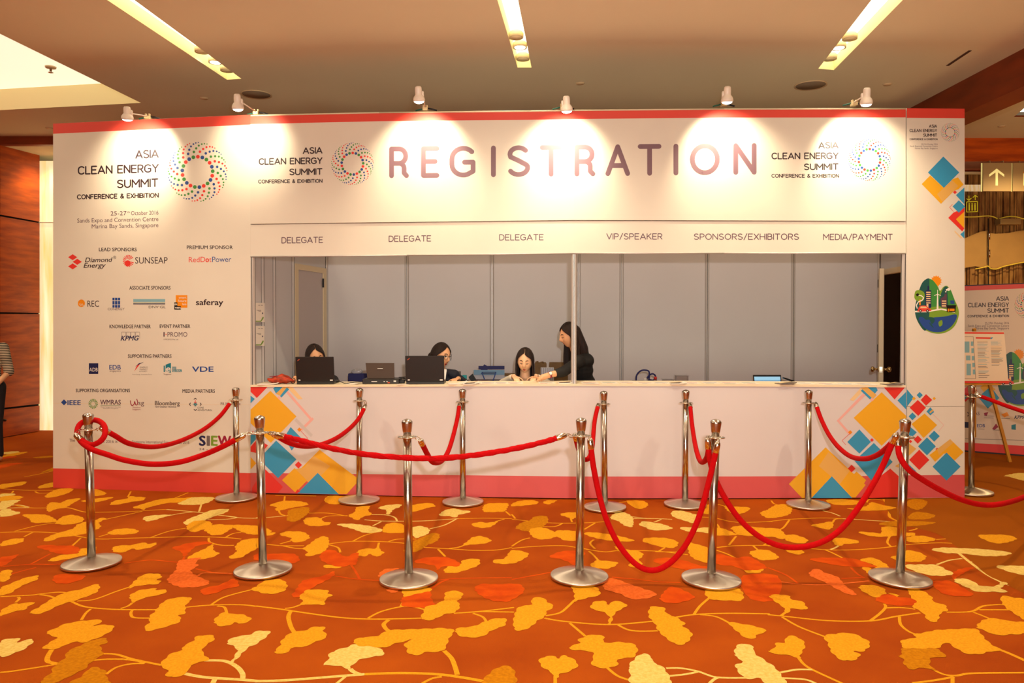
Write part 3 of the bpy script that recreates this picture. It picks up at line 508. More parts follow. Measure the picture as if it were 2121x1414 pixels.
tag(MB().add([a-n-Vector((0,0,.002)), a+n-Vector((0,0,.002)), b+n-Vector((0,0,.002)), b-n-Vector((0,0,.002))], [[0, 1, 2, 3]], mat('vent_dark', (70, 44, 24), .8)).build('air_slot', fix=False), 'narrow dark air slot in the ceiling near the wooden beam', 'vent')
# wooden beam and the bay to its right
struct('trim_1', MB().box((XB, -7, CEIL-.335), (XB+.3, YB+.1, CEIL+.3), WOODD))
rb = [Vector((XB+.3, -7, CEIL)), Vector((9.5, -7, CEIL)), Vector((9.5, 10.3, CEIL)), Vector((XB+.3, 10.3, CEIL))]
q = [ceil(2100, 242), ceil(2160, 242), ceil(2220, 200), ceil(2150, 200)]
cr = MB(); lp = [rb, q]; cr.add(rb+q, [list(t) for t in tessellate_polygon(lp)], CEILM)
ceil2 = struct('ceiling_side_bay', cr, fix=False)
MB().add([p+Vector((0, 0, .06)) for p in q], [[0, 1, 2, 3]], GLOW).build('light_panel', ceil2, fix=False)
struct('trim_2', MB().box((XB, 10.3, 3.67), (9.5, 10.42, CEIL+.3), WOOD).box((XB, 10.42, 3.67), (9.5, 11.1, 3.71), WOOD))
struct('trim_3', MB().box((-9.5, YB, 3.87), (XB, YB+.1, CEIL+.3), WOODD).box((-9.5, YB+.1, 3.87), (XB, 11.6, 3.9), CEILM))
HALL = mat('hall_wall', (176, 116, 62), .6, noise=.1, nscale=1)
struct('wall_rear', MB().box((-9.5, -7.1, 0), (9.5, -7, CEIL+.3), HALL))
struct('wall_far_left', MB().box((-9.6, -7, 0), (-9.5, 12.6, CEIL+.3), HALL)); struct('wall_far_right', MB().box((9.5, -7, 0), (9.6, 12.6, CEIL+.3), HALL))
# back wall behind the booth
struct('wall_back', MB().box((-4.9, 11.25, 0), (XB-.1, 11.4, 3.87), CEILM))
struct('doorway_dark_board', MB().box((4.45, 8.35, 0), (4.5, 11.2, 3.6), mat('very_dark_wood', (52, 24, 8), .6)))  # board added behind the open doorway so that the opening looks dark
# left wall of figured wood boards
WL = Plane(flr(0, 908), flr(82, 893)); wl = thing('wall_left', '', '', flr(40, 900)); wl['kind'] = 'structure'
wall_slab(MB(), [(-700, -300, 1100), (80, 302, 892)], GAPM, -.03, .06, WL).build('backing', wl)
for (l0, l1), (m0, m1) in (((292, 444), (300, 459)), ((448, 646), (462, 648)), ((650, 845), (650, 836)), ((849, 906), (840, 892))):
    # rows run on to the left of the frame
    for xa, xb in ((-420, 0), (0, 82)):
        def yy(v0, v1, x): return v0+(v1-v0)*x/82.0
        mb = MB(); wall_slab(mb, [(xa+.6, yy(l0, m0, xa), yy(l1, m1, xa)), (xb-(1 if xb == 0 else 0), yy(l0, m0, xb), yy(l1, m1, xb))], WOOD, 0, .03, WL); mb.build('wood_panel', wl)
HND = mat('dark_knob', (60, 44, 26), .4, .7)
p = WL(8, 869, .03); hb = MB(); hb.tube([WL(5, 869, 0), WL(5, 869, .05), WL(11, 870, .05), WL(11, 870, 0)], .016, HND, 10); tag(hb.build('wall_knob'), 'small dark metal knob low on the left wood wall', 'knob')
# backlit onyx strip
ON = mat('backlit_onyx', (255, 246, 205), .4, emit=(250, 214, 110), es=1.25, noise=.25, nscale=2.2, stretch=(5, 1, .5), rgb2=(246, 212, 132))
on = thing('onyx_panel', 'tall glowing onyx panel beside the left wood wall', 'wall panel', (at_y(95, 892, 10.9)))
for y0, y1 in ((333, 459), (462, 892)):
    a = at_y(80, y1, 10.92); b = at_y(190, y0, 10.92); MB().box((a.x, 10.92, a.z), (b.x, 10.97, b.z), ON).build('onyx_slab', on)
a = at_y(80, 461.5, 10.9); b = at_y(190, 459.5, 10.9); MB().box((a.x, 10.9, a.z), (b.x, 10.98, b.z), WHITE).build('joint_strip', on)
# right ribbed wall
RIB = mat('ribbed_wood', (176, 132, 70), .6, noise=.7, nscale=9, stretch=(1.6, 1, .35), rgb2=(110, 66, 22))
TAN = mat('smooth_plaster_tan', (190, 148, 82), .7, noise=.1, nscale=4)
wr = struct('wall_right', MB().box((XB-.02, 11.06, 0), (9.5, 11.2, 3.67), RIB))
rb = MB(); x = 4.9
while x < 9.3:
    wd = rnd.uniform(.018, .045); dp = rnd.uniform(.01, .04)
    rb.box((x, 11.06-dp, 0), (x+wd, 11.06, 3.66), RIB); x += wd+rnd.uniform(.003, .012)
tag(rb.build('rib', wr), kind='stuff')
WR = Plane((4, 11.0), (9, 11.0))
gl = mat('lit_recess', (255, 240, 200), .6, emit=(255, 226, 160), es=.55, noise=.3, nscale=9, stretch=(6, 1, .6), rgb2=(240, 200, 120))
a = WR(1960, 396, .02); b = WR(2140, 383, .02); MB().box((a.x, 10.96, a.z), (b.x, 11.0, b.z), gl).build('lit_strip', wr)
a = WR(1960, 361, .02); b = WR(2140, 356.5, .02); MB().box((a.x, 10.94, a.z), (b.x, 11.0, b.z), CREAM).build('top_trim', wr)
pr = Print(WR, .012, .0005)
pr.P([1960,500,2000,493,2015,486,2030,480,2046,477,2047,482,2062,484,2085,483,2110,478,2150,474,2200,470,2200,536,2150,540,2121,543,2095,548,2062,558,2050,553,2040,555,2020,551,1990,556,1960,560], TAN)
pr.build('plaster_band', wr)
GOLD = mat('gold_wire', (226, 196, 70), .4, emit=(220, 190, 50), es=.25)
for fl_ in ([1990,449,2020,449,2045,447,2058,449,2066,453], [2070,453,2080,450,2095,448,2110,450,2121,453,2150,452], [2020,557,2035,554,2046,551,2052,556,2064,557,2078,552,2095,548,2121,543,2150,541]):
    MB().tube([WR(x, y, .05) for x, y in spline(pairs(fl_), 4)], .008, GOLD, 6).build('gold_line', wr)
t = thing('hidden_door', 'flush door with hinges and closer in the ribbed right wall', 'door', WR(2047, 850, 0))
MB().tube([WR(2047, 452, .045), WR(2047, 860, .045)], .007, GAPM, 5).build('door_seam', t)
for y0, y1 in ((479, 496), (517, 533)): MB().tube([WR(2049, y0, .05), WR(2049, y1, .05)], .014, CHROME, 8).build('hinge', t)
a = WR(2064, 466, .05); b = WR(2107, 454, .05); MB().box((a.x, 10.86, a.z), (b.x, 11.0, b.z), mat('closer_bronze', (170, 142, 90), .5, .3)).build('door_closer', t, .006)
# lift sign: yellow outlines
YS = Plane((4, 10.9), (9, 10.9)); t = thing('lift_sign', 'glowing yellow outlined lift sign with two arrows on the right wall', 'sign', YS(2013, 425, 0))
YG = mat('sign_yellow', (220, 210, 40), .5, emit=(222, 206, 40), es=.6)
pr = Print(YS, .002)
for q in ([(2002,418),(2024.5,417),(2024.5,438),(2002,439),(2002,418)], [(2007,405),(2007,414)], [(2002,411),(2007,415),(2012,410)], [(2020,414),(2020,405)], [(2015,409),(2020,404),(2025,408)]): pr.line(q, 1.3, YG)
for x in (2007.5, 2013.5, 2019.5): pr.line([(x, 423), (x, 436)], 2.2, YG); pr.disc(x, 421.5, 1.2, YG, 8)
pr.build('outline', t)
MB().box((YS(2001,438,-.02).x, 10.905, YS(2001,440,0).z), (YS(2026,438,-.02).x, 10.915, YS(2001,403,0).z), mat('sign_backing', (120, 84, 30), .6)).box((YS(2010,425,0).x, 10.915, YS(2010,425,0).z), (YS(2016,425,0).x, 11.06, YS(2010,415,0).z), mat('sign_backing', (120, 84, 30), .6)).build('backing', t)
# hanging direction signs
SG = mat('sign_brown', (176, 150, 104), .5); SL = mat('sign_lit', (255, 246, 170), .5, emit=(250, 240, 150), es=.7)
for x0, x1, lab, z in ((2036, 2096, 'square brown hanging sign with a white up arrow', 10.24), (2098, 2165, 'second brown hanging sign cut by the right edge of the frame', 10.26)):
    S = Plane((4, z), (9, z)); a = S(x0, 396, 0); b = S(x1, 337, 0)
    t = thing('direction_sign', lab, 'sign', ((a.x+b.x)/2, z, a.z))
    MB().box((a.x, z, a.z), (b.x, z+.03, b.z), SG).build('sign_box', t, .004)
    MB().box((a.x-.012, z+.02, a.z), (a.x-.001, z+.03, b.z), SL).build('lit_edge', t)
    for xx in (a.x+.1, b.x-.1): MB().tube([(xx, z+.02, b.z), (xx, z+.02, 3.67), (xx, 10.32, 3.67)], .006, SG, 6).build('hanger', t)
    pr = Print(S, .003)
    if x0 < 2050:
        pr.line([(2064.5, 384), (2064.5, 352)], 5, SL); pr.P([2064.5,349,2080,361,2080,366,2064.5,355,2049,366,2049,361], SL)
    else: pr.rect(2120, 356, 2128, 376, ORAN); pr.rect(2120, 359, 2125, 384, SL)
    pr.build('arrow' if x0 < 2050 else 'symbol', t)
# ================================================================== THE BOOTH
# left graphic wall
GW = thing('graphic_wall', 'tall white graphic wall left of the booth opening with sponsor logos', 'exhibition panel', WALL(315, 1016, 0))
for xs in (((110, 256, 1010), (315, 246.5, 1016.4)), ((315, 246.5, 1016.4), (519, 237.5, 1022.5))):
    q = [(xs[0][0], xs[0][1], xs[0][2]), xs[1]]
    wall_slab(MB(), q, PANEL, 0, .045).build('panel', GW)
pr = Print(WALL); pr.P([110,256,519,237.5,519,258,110,277], REDB); pr.P([110,969.5,519,979.5,519,1022.5,110,1010], REDB); pr.build('red_band', GW)
pr = Print(WALL, .0004)
for y0, y1 in ((835, 838),): pr.line([(111, y0), (518, y1)], .7, EDGE)
pr.build('panel_joint', GW)
event_block(WALL, GW, (280, 329, 329, 327), (161, 329, 362, 357), (242, 328, 390, 387), (159.5, 329, 413, 409.5), (18, 10.5), (2.9, 2.0), (409, 356, 62))
def tx(s, *a, **k): return text(WALL, s, *a, **k)
tx('25-27', 229, 262, 446, 445.5, 8.5, PURP, GW); tx('th', 263, 269, 441, 441, 4, PURP, GW); tx('October 2016', 271.5, 328, 445.5, 444.5, 8.5, PURP, GW)
tx('Sands Expo and Convention Centre', 160, 328, 461, 457.5, 8.5, PURP, GW); tx('Marina Bay Sands, Singapore', 190, 328, 473, 470, 8.5, PURP, GW)
for s, x0, x1, y in (('LEAD SPONSORS', 205, 283, 520), ('PREMIUM SPONSOR', 387, 482, 515.5), ('ASSOCIATE SPONSORS', 268, 353, 599.5), ('KNOWLEDGE PARTNER', 227, 312, 679.5), ('EVENT PARTNER', 331, 394, 679), ('SUPPORTING PARTNERS', 265, 355, 741), ('SUPPORTING ORGANISATIONS', 157, 269, 812), ('MEDIA PARTNERS', 378, 445, 813)):
    tx(s, x0, x1, y, y, 7.2, INK, GW, bold=.02)
L = []
pr = Print(WALL)
for x, y in ((150.5, 532.5), (160, 542), (150.5, 551.5)): pr.dia(x, y, 9.5, REDP, 6.2)
# sunseap rays
for j in range(17):
    an = math.radians(20+j*19); pr.poly([(266+4*math.cos(an-.1)-2, 542+4*math.sin(an-.1)-2), (266+11.5*math.cos(an-.09), 540+12.5*math.sin(an-.09)), (266+11.5*math.cos(an+.09), 540+12.5*math.sin(an+.09)), (266+4*math.cos(an+.1)-2, 542+4*math.sin(an+.1)-2)], REDP)
pr.disc(264.5, 545, 6.2, REDP, 16)
pr.disc(168.5, 628, 7.4, ORAN, 20, 8)
for j in range(3): pr.line([(164+j*3, 628.5), (167.5+j*3, 634)], 1, EDGE)
for r in range(3):
    for c in range(3):
        x = 232+c*6.2-(.0 if c else -.9); y = 614.5+r*8.6-(0 if r else -2.0); pr.rect(x, y, x+(5.0 if c == 1 else 4.4), y+(7.4 if r == 1 else 5.2), MBLUE)
pr.rect(276, 619, 342, 625, LBLUE); pr.rect(276, 626.5, 342, 627.3, GREEN); pr.rect(276, 628.2, 342, 630, NAVY)
pr.rect(364, 611, 388, 637, ORAN); pr.rect(361, 626, 367.5, 641, BLACK); pr.rect(361, 633.5, 374.5, 641, BLACK)
for j in range(4): pr.line([(252+j*9.6, 701), (252+j*9.6, 687.5), (260.5+j*9.6, 687.5), (260.5+j*9.6, 701)], .5, PURP)
pr.rect(360, 698-6, 362, 690, REDP) if False else None
pr.rect(184, 752, 203.5, 774, NAVY)
pr.P([278,769,283,758,292,751,285,760], REDP); pr.P([280,759,288,752,298,749.5,289,754], NAVY)
pr.P([343,755,354,751,354,772,343,768], TEAL); pr.rect(339, 757, 341.5, 770, TEAL); pr.rect(357, 759, 365, 764.5, TEAL); pr.rect(357, 765, 376, 770, TEAL)
pr.dia(132.5, 833, 6.2, MBLUE)
for j in range(16):
    an = 2*math.pi*j/16; b = an+.5; pr.poly([(193+4*math.cos(an), 836+4*math.sin(an)), (193+10*math.cos(b), 836+10.5*math.sin(b)), (193+9.6*math.cos(b+.2), 836+10*math.sin(b+.2)), (193+4*math.cos(an+.15), 836+4*math.sin(an+.15))], GREEN if j % 2 else LGREEN)
pr.line(spline([(270, 829), (271, 836), (274, 840), (278, 836), (279, 831), (281, 838), (284, 838), (285, 832), (283, 826)], 4), 1.7, MAROON)
pr.line([(208, 839.3), (250, 839.3)], .5, GREEN)
for j in range(12):
    an = 2*math.pi*j/12; r = 6.5 if j % 3 == 0 else 4.5; pr.poly([(404.5+1.2*math.cos(an-.9), 837+1.2*math.sin(an-.9)), (404.5+r*math.cos(an), 837+r*1.05*math.sin(an)), (404.5+1.2*math.cos(an+.9), 837+1.2*math.sin(an+.9))], TEAL)
pr.line([(404.5, 828), (404.5, 834)], 1, REDP); pr.line([(402, 832), (404.5, 835), (407, 832)], 1, REDP)
for q in ([(401.5, 827), (404.5, 824), (407.5, 827)], [(401.5, 847), (404.5, 850), (407.5, 847)], [(395, 834), (392, 837), (395, 840)], [(414, 834), (417, 837), (414, 840)]): pr.line(q, 1.3, INK)
pr.build('logo_mark', GW)
tx('Diamond', 176, 233, 543, 542, 9.5, INK, GW, bold=.018, shear=.25); tx('Energy', 173, 219, 554.5, 553.5, 9.5, INK, GW, bold=.018, shear=.25); tx('®', 234.5, 240.5, 536, 536, 6, INK, GW)
tx('SUNSEAP', 280, 347, 545.5, 545.5, 13, INK, GW); tx('RedD', 391, 425, 543, 542.5, 11, REDP, GW); tx('o', 426, 432.5, 542.5, 542.5, 11, REDP, GW, bold=.04); tx('t', 433.5, 438, 542.5, 542.5, 11, REDP, GW); tx('Power', 439.5, 479, 542.5, 542, 11, MBLUE, GW)
tx('REC', 181, 205, 635, 635, 12.5, INK, GW); tx('CONERGY', 223, 258, 642, 642, 4.6, PURP, GW); tx('DNV·GL', 308, 343, 638, 638, 5, INK, GW)
for s, a, b, y in (('smart', 370.5, 386, 618), ('future', 369, 386, 625), ('lab', 378, 386, 632)): tx(s, a, b, y, y, 4.6, WHITE, GW, off=.0024)
tx('m', 362, 366.5, 632, 632, 5, WHITE, GW, bold=.03, off=.0024); tx('vm', 362.5, 373.5, 639.3, 639.3, 5.2, WHITE, GW, bold=.03, off=.0024)
tx('saferay', 406, 462, 631.5, 631.5, 11.5, INK, GW, bold=.03)
tx('KPMG', 250, 288, 705, 704.5, 9.5, NAVY, GW, bold=.035, shear=.3); tx('I', 338.5, 341, 697, 697, 9.5, PURP, GW); tx('·', 343, 345, 697, 697, 9.5, REDP, GW, bold=.03); tx('PROMO', 347, 388, 697, 697, 9.5, PURP, GW); tx('I-PROMO Pte Ltd', 339, 369, 704, 704, 2.8, PURP, GW)
tx('ADB', 185, 202.5, 769, 769, 7.5, WHITE, GW, off=.0024); tx('EDB', 226.5, 250, 765, 765, 9.3, MBLUE, GW, bold=.02); tx('singapore', 227, 250, 769.5, 769.5, 3.6, PURP, GW)
tx('ENERGY', 289.5, 307, 762, 762, 3.2, GREYI, GW, shear=.2); tx('MARKET', 289, 306, 766.3, 766.3, 3.2, GREYI, GW, shear=.2); tx('AUTHORITY', 288, 305, 770, 770, 2.4, GREYI, GW); tx('Smart Energy, Sustainable Future', 274, 315, 776, 776, 2, GREYI, GW)
tx('e', 344, 353, 769, 769, 12, WHITE, GW, off=.0024, bold=.03); tx('Singapore', 339, 354.5, 776, 776, 3.2, PURP, GW); tx('GO', 358, 364, 763.8, 763.8, 4, WHITE, GW, off=.0024); tx('GLOBAL', 358, 375, 769.5, 769.5, 3.8, WHITE, GW, off=.0024)
tx('VDE', 398, 442, 769.5, 769.5, 10.5, MBLUE, GW, bold=.04)
tx('IEEE', 140, 167, 838.5, 838.5, 9.8, MBLUE, GW, bold=.035); tx('WMRAS', 207.5, 250, 837.5, 837.5, 9.8, PURP, GW, bold=.02); tx('Waste Management & Recycling', 208, 249.5, 843.5, 843.5, 2, GREYI, GW); tx('Association of Singapore', 213, 245, 846.5, 846.5, 2, GREYI, GW)
tx('sg', 286.5, 298.5, 838.5, 838.5, 9.5, PURP, GW); tx('Workforce', 274.5, 291, 845, 845, 3, MAROON, GW); tx('Singapore', 274.5, 291, 849, 849, 3, MAROON, GW)
tx('Bloomberg', 321, 372, 839, 839, 8.8, INK, GW, bold=.015); tx('NEW ENERGY FINANCE', 321.5, 365, 843.8, 843.8, 2.8, INK, GW, bold=.03)
tx('GONE', 409, 422, 846, 846, 3.6, INK, GW); tx('ADVENTURIN', 409, 438.5, 851, 851, 3.6, INK, GW)
tx('PR Newswire', 457, 498, 839, 839, 6, PURP, GW)
tx('The', 143.5, 155, 914.5, 914.5, 6, PURP, GW); tx('Week 2016 is', 196, 243, 917, 917, 6, PURP, GW); tx('Singapore International Energy Week 2016', 273, 392, 917.5, 919, 6, PURP, GW)
for s, a, b, m in (('S', 413, 425, NAVY), ('I', 429, 434, GREYI), ('E', 438, 450, LGREEN), ('W', 452, 478, MAROON)): tx(s, a, b, 922, 922.5, 19.5, m, GW, bold=.05)
tx('24 - 28', 412, 446, 932, 932, 4.5, PURP, GW); tx('N', 476, 482, 924, 924, 5, INK, GW)
# header board
HB = thing('header_board', 'wide white header board reading REGISTRATION above the counter opening', 'sign board', WALL(1190, 457, 0))
TOPS = [(519.02, 240.5), (785, 234.5), (1100, 231.5), (1190, 230), (1500, 227), (1876, 226.5)]
def ti(x, T):
    for (a, b), (c, d) in zip(T, T[1:]):
        if x <= c: return b+(d-b)*(x-a)/(c-a)
    return T[-1][1]
BOTS = [(519.02, 463.5), (800, 460), (1190, 455.5), (1400, 456), (1876, 457.5)]
XS = [519.02, 700, 785, 945, 1100, 1190, 1345, 1500, 1690, 1876]
for a, b in zip([519.02, 785, 1100, 1345, 1690], [785, 1100, 1345, 1690, 1876]):
    xs = [x for x in XS if a <= x <= b]
    wall_slab(MB(), [(x, ti(x, TOPS), ti(x, BOTS)) for x in xs], PANEL, 0.012, .045).build('panel', HB)
HS = lambda x, y, o=0: WALL(x, y, o+.012)
pr = Print(HS); pr.poly([(x, ti(x, TOPS)) for x in XS]+[(x, ti(x, TOPS)+17) for x in XS[::-1]], REDB); 
pr = Print(HS)
for a, b in zip(XS, XS[1:]): pr.poly([(a, ti(a, TOPS)), (b, ti(b, TOPS)), (b, ti(b, TOPS)+16.5), (a, ti(a, TOPS)+16.5)], REDB)
pr.build('red_band', HB)
def capt(mb, T, o): 
    for a, b in zip(T, T[1:]): mb.tube([WALL(a[0], a[1]-1.2, o), WALL(b[0], b[1]-1.2, o)], .007, EDGE, 6)
mb = MB(); capt(mb, TOPS, -.01); mb.build('top_rail', HB)
REGM = mat('print_registration', (120, 92, 104), .5)
strokes(HS, 'REGISTRATION', 805, 1568, 369, 361.5, 65.5, 10, REGM, HB, glyphs=G, boxes=[(806, 847), (872, 910), (931, 986), (1017, 1027), (1050, 1098), (1118, 1165), (1190, 1233), (1254, 1305), (1321, 1370), (1395, 1405), (1429, 1491), (1519, 1567)])
event_block(HS, HB, (627, 668, 319, 318), (536, 668, 341.5, 339.5), (599, 668, 363, 362), (535, 668, 380, 378.5), (14, 8.2), (2.4, 1.5), (730, 339, 44))
event_block(HS, HB, (1695, 1737, 308, 307.5), (1598, 1737, 330, 329.5), (1665, 1737, 352.5, 352), (1598, 1738, 368, 368), (14, 8.2), (2.4, 1.5), (1801, 331, 44))
# desk sign board below
DB = thing('desk_sign_board', 'lower white board naming the DELEGATE, VIP, SPONSORS and MEDIA desks', 'sign board', WALL(1190, 525, 0))
DT = [(519.02, 465), (800, 461.5), (1190, 457), (1400, 457.5), (1876, 459)]; DBt = [(519.02, 532), (843, 529), (1190, 525), (1500, 524.5), (1876, 525)]
for a, b in zip([519.02, 785, 1100, 1345, 1690], [785, 1100, 1345, 1690, 1876]):
    xs = sorted(set([x for x in XS if a <= x <= b]))
    wall_slab(MB(), [(x, ti(x, DT), ti(x, DBt)) for x in xs], PANEL, 0.0, .045).build('panel', DB)
for s, a, b, y0, y1 in (('DELEGATE', 583, 669, 504, 503), ('DELEGATE', 805, 893, 501, 500), ('DELEGATE', 1034, 1126, 498, 497.5), ('VIP/SPEAKER', 1256, 1372, 496, 496), ('SPONSORS/EXHIBITORS', 1437, 1655, 496.5, 496.5), ('MEDIA/PAYMENT', 1705, 1849, 497, 497)):
    strokes(WALL, s, a, b, y0, y1, 13, 1.7, PURP, DB, gap=.22)
mb = MB(); 
for a, b in zip(DBt, DBt[1:]): mb.tube([WALL(a[0], a[1]-.5, 0.002), WALL(b[0], b[1]-.5, 0.002)], .006, ALU, 6)
mb.build('bottom_rail', DB)
# counter
CT = thing('registration_counter', 'long white registration counter with coloured diamond graphics at both ends', 'counter', WALL(1190, 1032, 0))
CTOP = [(519.02, 797.5), (843, 797), (1190, 795.5), (1500, 796), (1877, 798.5)]; CBOT = [(519.02, 1020), (843, 1027), (1190, 1031.5), (1500, 1031.5), (1877, 1030)]
XC = [519.02, 585, 684, 843, 1016, 1190, 1362, 1534, 1706, 1877]
for a, b in zip(XC, XC[1:]):
    if a == 519.02: continue
    a0 = 519.02 if a == 585 else a
    xs = [a0]+([585] if a0 == 519.02 else [])+[b]
    wall_slab(MB(), [(x, ti(x, CTOP), ti(x, CBOT)) for x in xs], COUNT, 0.014, .03).build('front_panel', CT)
wall_slab(MB(), [(x, ti(x, CTOP)+8, ti(x, CBOT)+2.2) for x in XC], GAPM, -.05, .02).build('plinth', CT)
CS = lambda x, y, o=0: WALL(x, y, o+.014)
mb = MB(); f = [WALL(x, ti(x, CTOP)-.6, .022) for x in XC]; n = WALL.n
bk = [p-WALL.seg(x).n*.36 for p, x in zip(f, XC)]; dz = Vector((0, 0, -.018)); N = len(f)
vs = f+bk+[p+dz for p in f]+[p+dz for p in bk]; fs = []
for i in range(N-1): fs += [[i, i+1, N+i+1, N+i], [2*N+i, 3*N+i, 3*N+i+1, 2*N+i+1], [i, 2*N+i, 2*N+i+1, i+1], [N+i, N+i+1, 3*N+i+1, 3*N+i]]
mb.add(vs, fs+[[0, N, 3*N, 2*N], [N-1, 3*N-1, 4*N-1, 2*N-1]], mat('counter_top', (236, 222, 190), .45)); mb.build('counter_top', CT)
pr = Print(CS)
CB2 = [(519.02, 979), (843, 982.5), (1190, 986.5), (1500, 986.5), (1877, 985)]
for a, b in zip(XC, XC[1:]): pr.poly([(a, ti(a, CB2)), (b, ti(b, CB2)), (b, ti(b, CBOT)), (a, ti(a, CBOT))], PINK)
pr.build('red_band', CT)
pr = Print(CS, .0008)
P = pr.P
P([519,798,557,798,532,824,519,811], REDP); P([519,819,528,826,519,835], BLUE)
P([592,812,597,810,646,866,642,869], PPNK); P([647,864,650,868,626,892,622,888], PPNK); P([590,798,603,798,627,826,618,827], PALE)
P([560,809,614,862,561,917,519,876,519,848], YELL); P([566,804,573,798,588,798,572,816], BLUE); P([571,815,590,798,603,798,582,820], YEL2); P([580,820,594,802,599,806,583,823], BLUE); P([577,820,582,824,578,827,574,823], PPNK)
P([614,866,648,900,644,905,610,871], GREYP)
P([602,884,624,907,604,933,589,905], BLUE); pr.dia(620, 889.5, 4.5, ORAN); pr.line([(621, 890), (637, 907), (633, 911)], .8, REDP)
P([519,900,531,890,533,906,519,922], BLUE); pr.dia(524, 898, 5.5, REDP); P([519,925,534,908,555,922,540,940,519,935], REDP); P([519,946,531,959,519,972], YELL)
P([572,912,614,951,576,990,536,950], BLUE); pr.dia(618, 962.5, 7.5, REDP)
P([522,1010,548,970,586,1008,576,1020,522,1019.5], REDP)
P([618,975,662,931,738,988,738,1001,718,1023,625,1021,640,1000], YELL); P([630,968,650,944,684,965,650,1000,636,997,612,971], YEL2); P([610,969,636,995,612,1020,584,994], YELL)
P([658,979,702,1023.5,616,1021.5], BLUE); P([616,1013,622,1019,611,1020.5], REDP)
# right end
P([1790,812,1795,816,1739,871,1763,898,1758,900,1733,871], PPNK); P([1783,803,1796,801,1768,830,1760,828], PALE)
P([1826,812,1877,861,1877,873,1826,923,1768,865], YELL); P([1828,799,1877,799,1853,827], REDP)
P([1783,809,1788,804,1807,823,1802,827], BLUE); P([1795,800,1814,800,1818,808,1811,816], BLUE); P([1783,803,1796,801,1816,818,1808,826], YEL2); P([1802,827,1806,823,1810,828,1806,831], PPNK)
P([1859,829,1877,811,1877,848], BLUE)
P([1780,889,1804,915,1780,939,1755,915], BLUE); pr.dia(1806, 911, 4, REDP); pr.dia(1761, 895, 4.5, ORAN); pr.line([(1761, 897), (1744, 912), (1752, 921)], .8, REDP)
P([1810,917,1849,956,1808,998,1770,954], BLUE); P([1867,908,1877,898,1877,920], BLUE); P([1860,935,1877,926,1877,950,1868,945], REDP); P([1854,965,1877,950,1877,975], YEL2)
P([1844,970,1877,1000,1877,1029,1800,1031,1808,998], REDP)
P([1710,926,1793,1004,1772,1030,1661,1031,1634,1002], YELL); P([1716,936,1760,975,1740,1002,1696,965], YEL2); P([1774,976,1794,994,1772,1028,1750,1000], YELL)
P([1723,986,1765,1031,1681,1031], BLUE); pr.dia(1764, 970, 8, REDP)
pr.build('printed_squares', CT)
# right wing
RW = thing('graphic_wing', 'narrow white graphic panel right of the opening with diamonds and globe picture', 'exhibition panel', WALL(1937, 1031, 0))
RS = lambda x, y, o=0: WALL.pl[3](x, y, o+.006)
for (a, b, c), (d, e, f_) in (((1878, 224, 841), (1998, 225, 841)), ((1878.5, 841.8, 1031.5), (1998, 841.8, 1030))):
    wall_slab(MB(), [(a, b, c), (d, e, f_)], PANEL, .006, .045, WALL.pl[3]).build('panel', RW)
pr = Print(RS); pr.P([1878,224,1998,225,1998,245,1878,244], REDB); pr.P([1878,984,1998,983,1998,1030,1878,1031], PINK); pr.build('red_band', RW)
event_block(RS, RW, (1924, 1941, 264.5, 264.5), (1884, 1941, 273.5, 273.5), (1912, 1941, 283, 283), (1884, 1942, 290, 290), (6.6, 3.8), (1.1, .7), (1968, 274, 19.5))
for s, a, b, y in (('25-27th October 2016', 1908, 1942, 300), ('Sands Expo and Convention Centre', 1885, 1942, 304), ('Marina Bay Sands, Singapore', 1895, 1942, 308.5)): text(RS, s, a, b, y, y, 3, PURP, RW)
pr = Print(RS, .0008); P = pr.P
P([1971,372,1984,367,1996,382,1985,392,1960,400], YELL); P([1909,381,1927,363,1955,389,1971,374,1985,386,1949,422], YELL); P([1941,402,1972,373,1985,385,1952,418], YEL2); P([1954,324,1987,357,1955,389,1922,357], BLUE)
pr.dia(1978, 398, 4, REDP); P([1980,404,1997.5,388,1997.5,423], BLUE); P([1964,451,1975,440,1997.5,430,1997.5,473,1993,479], REDP); P([1980,454,1997.5,438,1997.5,473], YELL); pr.dia(1986, 427.5, 13, BLUE); pr.line([(1973, 423), (1967, 429), (1975, 438)], .8, REDP)
P([1989,485,1997.5,478,1997.5,494], BLUE); P([1977,477,1993,492,1990,494,1977,480], PALE)
P([1878.5,806,1893,823,1878.5,842], BLUE); P([1901,828,1918,844,1902,861,1884,844], REDP); P([1918,816,1931,828,1918,840,1907,828], REDP); pr.dia(1905, 818, 6.5, BLUE); pr.dia(1893, 825, 4, YELL); pr.dia(1935, 825, 3.5, YELL); pr.dia(1890, 862, 8, BLUE)
P([1915,856,1941,880,1913,907,1888,878], YELL); P([1919,852,1927,843,1935,853,1927,860], BLUE); P([1925,853,1932,847,1934,850,1927,856], YEL2); pr.line([(1931, 856), (1955, 880), (1944, 893)], .7, PPNK)
P([1878.5,878,1899,895,1879,915], BLUE); pr.dia(1935, 903, 11.5, BLUE); pr.dia(1901, 910, 8.5, REDP); pr.dia(1920, 924, 18.5, BLUE); P([1878.5,915,1898,929,1880,946], YEL2); pr.dia(1904, 952, 21, REDP); pr.dia(1941, 930, 3.2, REDP); pr.dia(1886, 914, 3.5, REDP)
P([1925,942,1968,909,1996,936,1970,960,1956,938,1937,956], YELL); P([1941,930,1968,909,1975,916,1945,942], YEL2); pr.dia(1960.5, 966, 29, BLUE); P([1879,958,1898,976,1892,980,1879,968], BLUE)
pr.build('printed_squares', RW)
earth(RS, 1941, 632, 1.0, RW)
